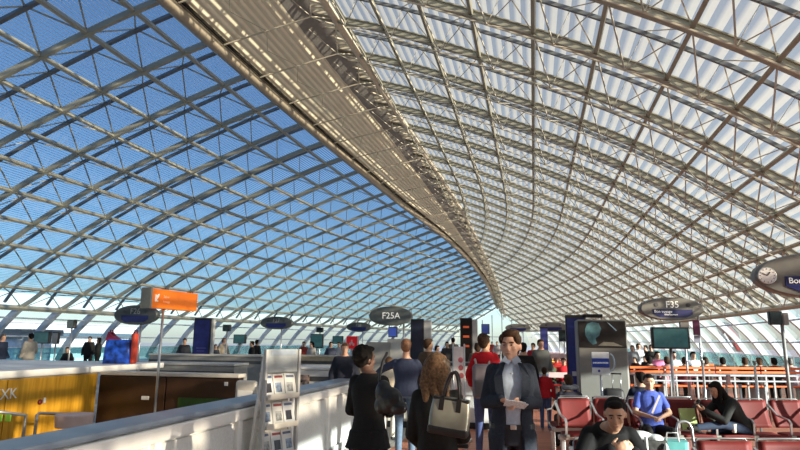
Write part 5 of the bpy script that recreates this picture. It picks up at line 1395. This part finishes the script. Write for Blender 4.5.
for u, hc, col, nm in ((742.5, 'brown', D, 'brown haired person in black, left of the three seated at right'), (757, 'lbrown', (.05, .05, .045), 'light haired person in dark grey, middle of the three seated at right'), (771.5, 'black', D, 'black haired person in black, right of the three seated at right'), (787, 'grey', (.42, .36, .40), 'person in pale pink grey seated beside the black haired one')):
    extra(u, onrow(u, EX0, EY0, .38)[1], 'sit', 'mid', hc, col, D, nm, R(194), 1.0)
for u, Y, col, nm in ((497, 40, (.3, .3, .32), 'grey'), (504, 46, (.04, .04, .05), 'black'), (492, 52, (.35, .05, .05), 'red')): extra(u, Y, 'walk', 'short', 'black', col, D, 'tiny far person in %s near the end glass wall' % nm, 0, 1.0)
for p_ in TEMPL.values():
    for o in p_: bpy.data.objects.remove(o)
st = copy_tree(first); st.location = (atx(69, 23), 23.0, 0); st['label'] = 'single red seat under the seated person below the box monitor'; st['group'] = 'single seats'
# ------------------------------------------------------------------ daylight
w = bpy.data.worlds.new('sky'); scene.world = w; w.use_nodes = True
nt = w.node_tree; nt.nodes.clear(); wo = nt.nodes.new('ShaderNodeOutputWorld'); bg = nt.nodes.new('ShaderNodeBackground')
sk = nt.nodes.new('ShaderNodeTexSky'); sk.sky_type = 'NISHITA'; sk.sun_disc = False
SUN_EL = R(10.5); SUN_AZ = V((.94, -.34)).normalized()   # the sun stands low to the right, a little behind
sk.sun_elevation = R(38); sk.sun_rotation = math.atan2(SUN_AZ.x, SUN_AZ.y)
sk.air_density = 1.0; sk.dust_density = .6; sk.ozone_density = 2.0
bg.inputs[1].default_value = .22
mu = nt.nodes.new('ShaderNodeMix'); mu.data_type = 'RGBA'; mu.blend_type = 'MULTIPLY'; mu.inputs[0].default_value = 1; mu.inputs[7].default_value = (.90, .99, 1.12, 1)
nt.links.new(sk.outputs[0], mu.inputs[6]); nt.links.new(mu.outputs[2], bg.inputs[0]); nt.links.new(bg.outputs[0], wo.inputs[0])
sl = bpy.data.lights.new('sun', 'SUN'); sl.energy = 17; sl.angle = R(.6); sl.color = (1, .92, .80)
so = bpy.data.objects.new('sun', sl); COL.objects.link(so)
dirv = V((SUN_AZ.x * math.cos(SUN_EL), SUN_AZ.y * math.cos(SUN_EL), math.sin(SUN_EL)))
so.rotation_euler = dirv.to_track_quat('Z', 'Y').to_euler(); so.location = (30, -10, 30)

scene.view_settings.view_transform = 'Standard'; scene.view_settings.look = 'None'
scene.view_settings.gamma = 1; scene.view_settings.use_curve_mapping = False
scene.view_settings.exposure = -0.1
scene.cycles.use_denoising = True
scene.cycles.transparent_max_bounces = 24
scene.cycles.max_bounces = 8
scene.cycles.diffuse_bounces = 4
scene.cycles.sample_clamp_indirect = 6
